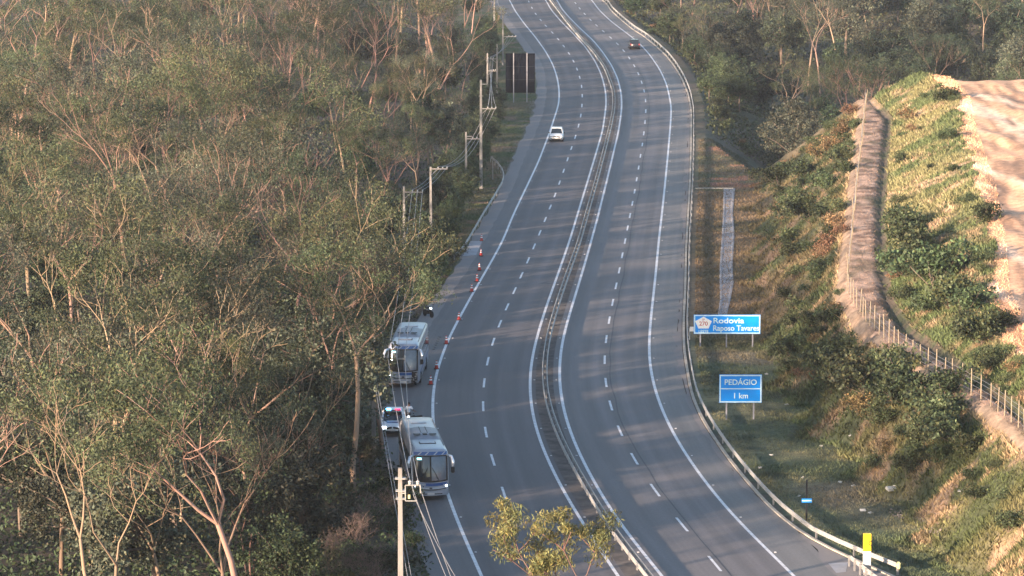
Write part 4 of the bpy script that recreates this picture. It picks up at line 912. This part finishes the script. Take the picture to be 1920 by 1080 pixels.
def car(loc, rz, label, name, L, W, H, paint, police=False, suv=True, lamps='lampoff'):
    r = thing(name, loc, label, 'car' if not police else 'police car', rz); hw = W/2
    # body: stations along length (y, half width, z_low, z_shoulder, z_top_centre)
    st = [(-L/2, .72, .42, .62, .66), (-L/2+.12, .88, .28, .78, .84), (-L/2+.45, .98, .24, .92, .97), (-L/2+1.2, 1.0, .24, 1.02, 1.06), (-L/2+1.5, 1.0, .24, 1.05, 1.08), (0, 1.0, .24, 1.06, 1.08), (L/2-.9, 1.0, .24, 1.08, 1.1), (L/2-.25, .97, .28, 1.08, 1.1), (L/2, .86, .40, .98, 1.0)]
    k = H/1.68; rows = []
    for y, w_, a, s, t in st:
        w_ *= hw; s *= k; t *= k
        rows.append([(-w_*.9, y, a), (-w_, y, a+.12), (-w_, y, (a+s)/2), (-w_*.985, y, s-.06), (-w_*.90, y, s), (-w_*.5, y, t), (0, y, t+.01), (w_*.5, y, t), (w_*.90, y, s), (w_*.985, y, s-.06), (w_, y, (a+s)/2), (w_, y, a+.12), (w_*.9, y, a)])
    for q in rows: q.append(q[0])
    m = MB().grid(rows); n = 13; m.F.append(tuple(range(n))[::-1]); m.F.append(tuple(len(m.V)-14+i for i in range(n)))
    m.build('body', paint, r, smooth=True)
    sh = 1.04*k; cab = [(-L/2+1.15, .84, sh), (-L/2+1.95, .70, H-.06), (-L/2+2.3, .70, H), (L/2-1.1, .69, H-.02), (L/2-.7, .68, H-.08), (L/2-.25, .82, sh)]
    lo = [(-L/2+1.15), (-L/2+1.5), (-L/2+2.2), (L/2-1.2), (L/2-.6), (L/2-.25)]
    # glasshouse: dark volume
    g = MB(); A = []
    low = [(-hw*.90, sh), (hw*.90, sh)]
    yb0, yb1, yt0, yt1 = -L/2+1.12, L/2-.22, -L/2+2.0, L/2-.75
    V = [(-hw*.9, yb0, sh-.03), (hw*.9, yb0, sh-.03), (hw*.9, yb1, sh-.03), (-hw*.9, yb1, sh-.03), (-hw*.72, yt0, H-.05), (hw*.72, yt0, H-.05), (hw*.72, yt1, H-.05), (-hw*.72, yt1, H-.05)]
    g.add(V, [(0, 1, 5, 4), (1, 2, 6, 5), (2, 3, 7, 6), (3, 0, 4, 7), (4, 5, 6, 7), (3, 2, 1, 0)]).build('windows', M['glass'], r)
    rf = MB().box((0, (yt0+yt1)/2, H-.02), (hw*1.46, yt1-yt0+.1, .07)).build('roof', paint, r, bevel=.03)
    pl = MB()
    for sg in (-1, 1):
        pl.tube([(sg*hw*.9, yb0, sh), (sg*hw*.73, yt0, H-.03)], .045, 4); pl.tube([(sg*hw*.9, yb1, sh), (sg*hw*.73, yt1, H-.03)], .06, 4); pl.tube([(sg*hw*.905, .15, sh), (sg*hw*.735, .15, H-.03)], .04, 4)
    pl.build('roof_pillars', paint, r)
    for sg in (-1, 1):
        wheel(r, sg*(hw-.1), -L/2+.85, .34, .22); wheel(r, sg*(hw-.1), L/2-.85, .34, .22)
        MB().box((sg*hw*.72, -L/2+.08, .72*k), (.34, .16, .15), rz=sg*.25).build('headlight', M[lamps], r, bevel=.02)
        MB().box((sg*hw*.74, -L/2+.04, .42*k), (.16, .1, .12)).build('fog_lamp', M['black'], r)
        MB().box((sg*(hw+.1), -L/2+1.45, 1.1*k), (.18, .1, .14)).build('mirror', M['black'] if paint is not M['darkcar'] else M['darkcar'], r, bevel=.02)
        MB().box((sg*hw*.8, L/2-.03, .9*k), (.2, .1, .25)).build('tail_light', M['red'], r)
    MB().box((-.26, -L/2-.0, .70*k), (.42, .08, .13), ry=-.15).box((.26, -L/2, .70*k), (.42, .08, .13), ry=.15).build('grille', M['black'], r)
    MB().box((0, -L/2+.02, .36), (W*.62, .1, .2)).build('air_intake', M['black'], r); MB().box((0, -L/2-.035, .5), (.42, .03, .12)).build('number_plate', M['plate'], r)
    if police:
        MB().box((0, -.35, H+.07), (1.15, .28, .05)).build('light_bar_base', M['black'], r)
        MB().box((-.36, -.35, H+.15), (.42, .26, .12)).build('blue_beacon', M['bluelamp'], r); MB().box((.36, -.35, H+.15), (.42, .26, .12)).build('red_beacon', M['redlamp'], r)
        MB().box((0, -L/2+.75, 1.03*k), (.9, .35, .02)).build('bonnet_badge', M['busblue'], r)
        for sg in (-1, 1): MB().box((sg*(hw+.008), .1, .72), (.012, 2.6, .18)).build('door_stripe', M['busblue'], r)
    return r
x, y = at(737, 809); car((x, y, 0), heading(L1, y)*.3, 'white police car with its blue beacon lit, parked between the two coaches', 'police_car', 4.5, 1.85, 1.62, M['white'], police=True, lamps='lamp')
x, y = at(1044, 263); car((x, y, .0), heading(L1, y), 'white car driving towards the camera in the left carriageway', 'parked_car' if False else 'white_car', 4.4, 1.82, 1.66, M['white'])
x, y = at(1189, 91); car((x, y, .0), heading(L4, y)+math.pi, 'dark car driving away in the right carriageway near the top', 'dark_car', 4.5, 1.84, 1.66, M['darkcar'])
x, y = at(978, -6); car((x, y, .0), heading(L1, y), 'black car cut off by the top edge of the view in the left carriageway', 'dark_car', 4.4, 1.82, 1.6, M['darkcar'])

def motorcycle(loc, rz, label):
    r = thing('motorcycle', loc, label, 'motorcycle', rz)
    for yy_ in (-.68, .68):
        o = MB().lathe((-.06, 0, 0), [(.20, 0), (.31, .01), (.31, .11), (.20, .12)], 18, 'X').build('wheel', M['rubber'], r); o.location = (0, yy_, .31)
    MB().tube([(0, -.68, .31), (0, -.42, .95)], .035, 5).tube([(0, .68, .31), (0, .1, .45), (0, -.3, .55), (0, -.42, .9)], .05, 5).box((0, .02, .45), (.3, .4, .35)).build('frame', M['black'], r)
    MB().box((0, -.15, .82), (.28, .5, .22)).build('fuel_tank', M['darkcar'], r, bevel=.06); MB().box((0, .4, .80), (.26, .75, .1)).build('seat', M['rubber'], r, bevel=.03)
    MB().tube([(-.38, -.3, 1.02), (-.12, -.42, 1.0), (.12, -.42, 1.0), (.38, -.3, 1.02)], .02, 5).build('handlebar', M['black'], r)
    MB().lathe((0, -.52, .85), [(.02, -.09), (.09, -.05), (.09, .05), (.02, .09)], 10).build('headlight', M['lamp'], r)
    for sg in (-1, 1): MB().box((sg*.36, -.3, 1.14), (.12, .03, .08)).build('mirror', M['black'], r)
    return r
x, y = at(803, 594); motorcycle((x, y, 0), .5, 'dark motorcycle with a lit headlamp parked by the bushes beyond the rear coach')
x, y = at(776, 801); motorcycle((x, y, 0), -.9, 'dark motorcycle beside the person in white behind the front coach')

# ------------------------------------------------------------------ person
def skinmesh(name, V, E, rad, m, parent, root=0, sub=2):
    me = bpy.data.meshes.new('s'); me.from_pydata(V, E, []); o = bpy.data.objects.new('s', me); COL.objects.link(o)
    o.modifiers.new('k', 'SKIN'); sv = me.skin_vertices[0].data
    for i, rr2 in enumerate(rad): sv[i].radius = (rr2, rr2) if not hasattr(rr2, '__len__') else rr2
    sv[root].use_root = True; md = o.modifiers.new('s', 'SUBSURF'); md.levels = sub; md.render_levels = sub
    bpy.context.view_layer.update(); m2 = bpy.data.meshes.new_from_object(o.evaluated_get(bpy.context.evaluated_depsgraph_get())); bpy.data.objects.remove(o)
    m2.materials.clear(); m2.materials.append(m); m2.name = name; n = bpy.data.objects.new(name, m2); COL.objects.link(n); n.parent = parent
    m2.polygons.foreach_set('use_smooth', np.ones(len(m2.polygons), bool)); return n
x, y = at(766, 797); pr = thing('person', (x, y, 0), 'person in a white shirt standing behind the front coach beside a motorcycle', 'person', .35)
J = [(0, 0, .95), (0, 0, 1.12), (.01, 0, 1.30), (.02, 0, 1.42), (.03, -.01, 1.52), (.04, -.02, 1.60), (.04, -.02, 1.70)]
V = list(J); Rr = [.12, .115, .13, .10, .055, .085, .07]; E_ = [(i, i+1) for i in range(6)]
def chain(start, pts, rads):
    k = start
    for p, q in zip(pts, rads): V.append(p); Rr.append(q); E_.append((k, len(V)-1)); k = len(V)-1
    return k
lh = chain(3, [(-.19, 0, 1.40), (-.25, .02, 1.13), (-.23, -.08, .90), (-.23, -.10, .84)], [.06, .045, .035, .03])
rh = chain(3, [(.22, 0, 1.40), (.33, -.12, 1.17), (.45, -.33, 1.08), (.48, -.39, 1.07)], [.06, .045, .035, .03])
for hnd, dr in ((lh, (0, 0, -1)), (rh, (.5, -.8, -.1))):
    b0 = Vector(V[hnd]); dr = Vector(dr).normalized(); sd2 = dr.cross(Vector((0, .3, 1))).normalized() if abs(dr.z) < .9 else Vector((0, 1, 0))
    for f_ in range(4): chain(hnd, [tuple(b0+dr*.05+sd2*(f_-1.5)*.02), tuple(b0+dr*(.09+.01*(f_ in (1, 2)))+sd2*(f_-1.5)*.023)], [.010, .008])
    chain(hnd, [tuple(b0+dr*.01+sd2*.045), tuple(b0+dr*.045+sd2*.06)], [.011, .009])
for sg in (-1, 1): chain(0, [(sg*.10, 0, .88), (sg*.12, -.02, .48), (sg*.13, .02, .09), (sg*.14, -.13, .04)], [.10, .065, .045, .04])
skinmesh('body', V, E_, Rr, M['skin'], pr)
skinmesh('shirt', [(0, 0, .93), (0, 0, 1.12), (.01, 0, 1.30), (.02, 0, 1.42), (-.19, 0, 1.40), (-.24, .02, 1.18), (.22, 0, 1.40), (.31, -.10, 1.20)], [(0, 1), (1, 2), (2, 3), (3, 4), (4, 5), (3, 6), (6, 7)], [.155, .15, .165, .12, .085, .075, .085, .075], M['shirt'], pr)
skinmesh('trousers', [(0, 0, .96), (-.10, 0, .86), (-.12, -.02, .48), (-.13, .02, .10), (.10, 0, .86), (.12, -.02, .48), (.13, .02, .10)], [(0, 1), (1, 2), (2, 3), (0, 4), (4, 5), (5, 6)], [.14, .12, .085, .07, .12, .085, .07], M['trouser'], pr)
MB().lathe((.04, -.0, 1.62), [(.05, -.06), (.105, .0), (.115, .06), (.09, .13), (.03, .165)], 12).build('hair', M['hair'], pr, smooth=True)
fm = MB().lathe((.01, -.105, 1.635), [(.012, -.01), (.012, .01)], 6).lathe((.07, -.105, 1.635), [(.012, -.01), (.012, .01)], 6); fm.box((.04, -.10, 1.575), (.05, .02, .012)); fm.build('face_features', M['hair'], pr)
MB().box((.04, -.112, 1.605), (.022, .03, .045)).build('nose', M['skin'], pr)

# ------------------------------------------------------------------ fence on the bench
def fence(label, ys_, step, lean=.04, hp=1.7):
    o0 = Vector((float(Fn(ys_[0])), ys_[0], float(Fh(ys_[0])))); r = thing('wooden_fence', o0, label, 'fence'); rg = random.Random(5); tops = []
    y = ys_[0]
    while y < ys_[1]:
        x = float(Fn(y))+.35; z = float(HT(x, y)); h = hp*rg.uniform(.9, 1.1); ln = (rg.gauss(0, lean), rg.gauss(0, lean))
        o = MB().tube([(0, 0, -.2), (ln[0]*h, ln[1]*h, h)], [.05, .042], 6).build('post', M['wood'], r); o.location = Vector((x, y, z))-o0; tops.append(Vector((x, y, z))-o0)
        dy = step; sl_ = (float(Fn(y+1))-float(Fn(y))); y += dy/math.sqrt(1+sl_*sl_)
    mb = MB()
    for k in (.4, .8, 1.2, 1.5): mb.tube([t+Vector((0, 0, k)) for t in tops], .012, 3)
    mb.build('fence_wire', M['wire'], r); return r
fence('row of pale wooden fence posts across the bench path foot', (240, 312), 2.2, hp=1.8, lean=.03)
fence('line of weathered wooden fence posts beside the reddish bench path', (314, 456), 3.4, hp=1.55, lean=.07)

# ------------------------------------------------------------------ rubbish and rubble
p = hit(1672, 921); mb = MB().box((0, 0, .12), (.75, .5, .22), rz=.4, rx=.2); mb.box((.25, .1, .28), (.35, .3, .06), rz=.9, ry=.4); o = mb.build('discarded_sheet', M['litter'], bevel=.03); o.location = p; tag(o, 'crumpled white board lying at the foot of the cut slope', 'rubbish')
lit = [(1595,822),(1600,912),(1618,958),(1498,931),(1505,897),(1447,855),(1425,878),(1330,672),(1437,702),(1475,760),(1540,838),(1575,905),(1632,962),(1660,905),(1712,955),(1700,968),(1350,755),(1800,925)]
for i, (a, b) in enumerate(lit):
    p = hit(a, b); rg_ = random.Random(i); o = MB().box((0, 0, .03), (rg_.uniform(.15, .4), rg_.uniform(.12, .3), .06), rz=rg_.random()*3, rx=rg_.gauss(0, .3)).box((.05, .02, .07), (.14, .1, .04), rz=rg_.random()*3, ry=.4).build('litter_scrap', M['litter']); o.location = p; tag(o, 'pale litter scrap behind the right guard rail', 'litter', 'litter scraps on the right verge')
vv = []; mb = MB(); rg_ = random.Random(9)
for i in range(160):
    t = rg_.random(); a = 1680+80*t+rg_.gauss(0, 6); b = 962+42*t+rg_.gauss(0, 4); q = list(hit(a, b)); s = rg_.uniform(.04, .14)
    mb.box((q[0], q[1], q[2]+s*.3), (s*1.6, s*1.2, s), rz=rg_.random()*3, rx=rg_.random()*.8, taper=.7)
tag(mb.build('rubble', M['rock']), 'broken stones along the drain at the foot of the slope', 'rubble', kind='stuff')
# black skid of debris on shoulder beside the rear coach
mb = MB()
for i in range(7):
    q = G(824-i*1.9, 632+i*3.8, 0); mb.box((q[0], q[1], .02), (.18, .35, .03), rz=.3)
tag(mb.build('debris', M['black']), 'broken black plastic pieces scattered on the shoulder beside the rear coach', 'debris', kind='stuff')
# road studs
st_ = MB()
for f, d_ in ((L1, .3), (L2, .35), (L3, -.3), (L4, .35)):
    for y in np.arange(236, 700, 11.2): st_.box((float(f(y))+d_, y, .02), (.14, .12, .03))
tag(st_.build('road_studs', M['paint']), 'white reflective studs along the edge lines', 'road stud', kind='stuff')
for pr_ in EUC+BRD+BSH+DRY:
    if pr_.name not in used:
        for ch in list(pr_.children): bpy.data.objects.remove(ch)
        bpy.data.objects.remove(pr_)
hz = MB().box((0, 600, 40), (3000, 2600, 170)); hzo = hz.build('haze', None); hzo['kind'] = 'stuff'
hm_ = bpy.data.materials.new('haze'); hm_.use_nodes = True; hn = hm_.node_tree; hn.nodes.clear(); ho = hn.nodes.new('ShaderNodeOutputMaterial'); hv_ = hn.nodes.new('ShaderNodeVolumePrincipled')
hv_.inputs['Color'].default_value = (.80, .85, .95, 1); hv_.inputs['Density'].default_value = HAZE; hv_.inputs['Anisotropy'].default_value = .2; hn.links.new(hv_.outputs[0], ho.inputs['Volume']); hzo.data.materials.append(hm_)
# give every repeat that can be told apart its own wording
bpy.context.view_layer.update()
sets = {}
for o in list(COL.objects):
    if o.parent is None and o.get('label') and 'near hillside' not in o['label']: sets.setdefault(o['label'], []).append(o)
ORD = ['leftmost', 'second from left', 'third from left', 'fourth from left', 'fifth from left', 'sixth from left', 'seventh from left', 'eighth from left']
def order(lst, lab, pre=''):
    if len(lst) == 1 and not pre: return
    lst.sort(key=lambda o: PX(*o.location)[0])
    for i, o in enumerate(lst):
        w_ = '' if len(lst) == 1 else ('rightmost' if i == len(lst)-1 else ORD[i]); o['label'] = ' '.join((w_+pre+' '+lab).split())
for lab, lst in sets.items():
    if len(lst) <= 8: order(lst, lab); continue
    lst.sort(key=lambda o: o.location.y); nb = math.ceil(len(lst)/8)
    names = [' in front', ' at back'] if nb == 2 else ([' in front', ' midway', ' at back'] if nb == 3 else [f' in {w2} rank' for w2 in ('first', 'second', 'third', 'fourth', 'fifth', 'sixth', 'seventh', 'eighth', 'ninth', 'tenth', 'eleventh', 'twelfth')])
    nb = min(nb, len(names)); 
    for k in range(nb):
        sub = lst[k*len(lst)//nb:(k+1)*len(lst)//nb]; sub = sub[:8] if len(sub) > 8 else sub; order(sub, lab, names[k])
for o in COL.objects:
    if o.parent is None and o.get('label') and len(o['label'].replace('-', ' ').split()) > 15: print('LONG', o['label'])
print('OBJECTS', len(bpy.data.objects))
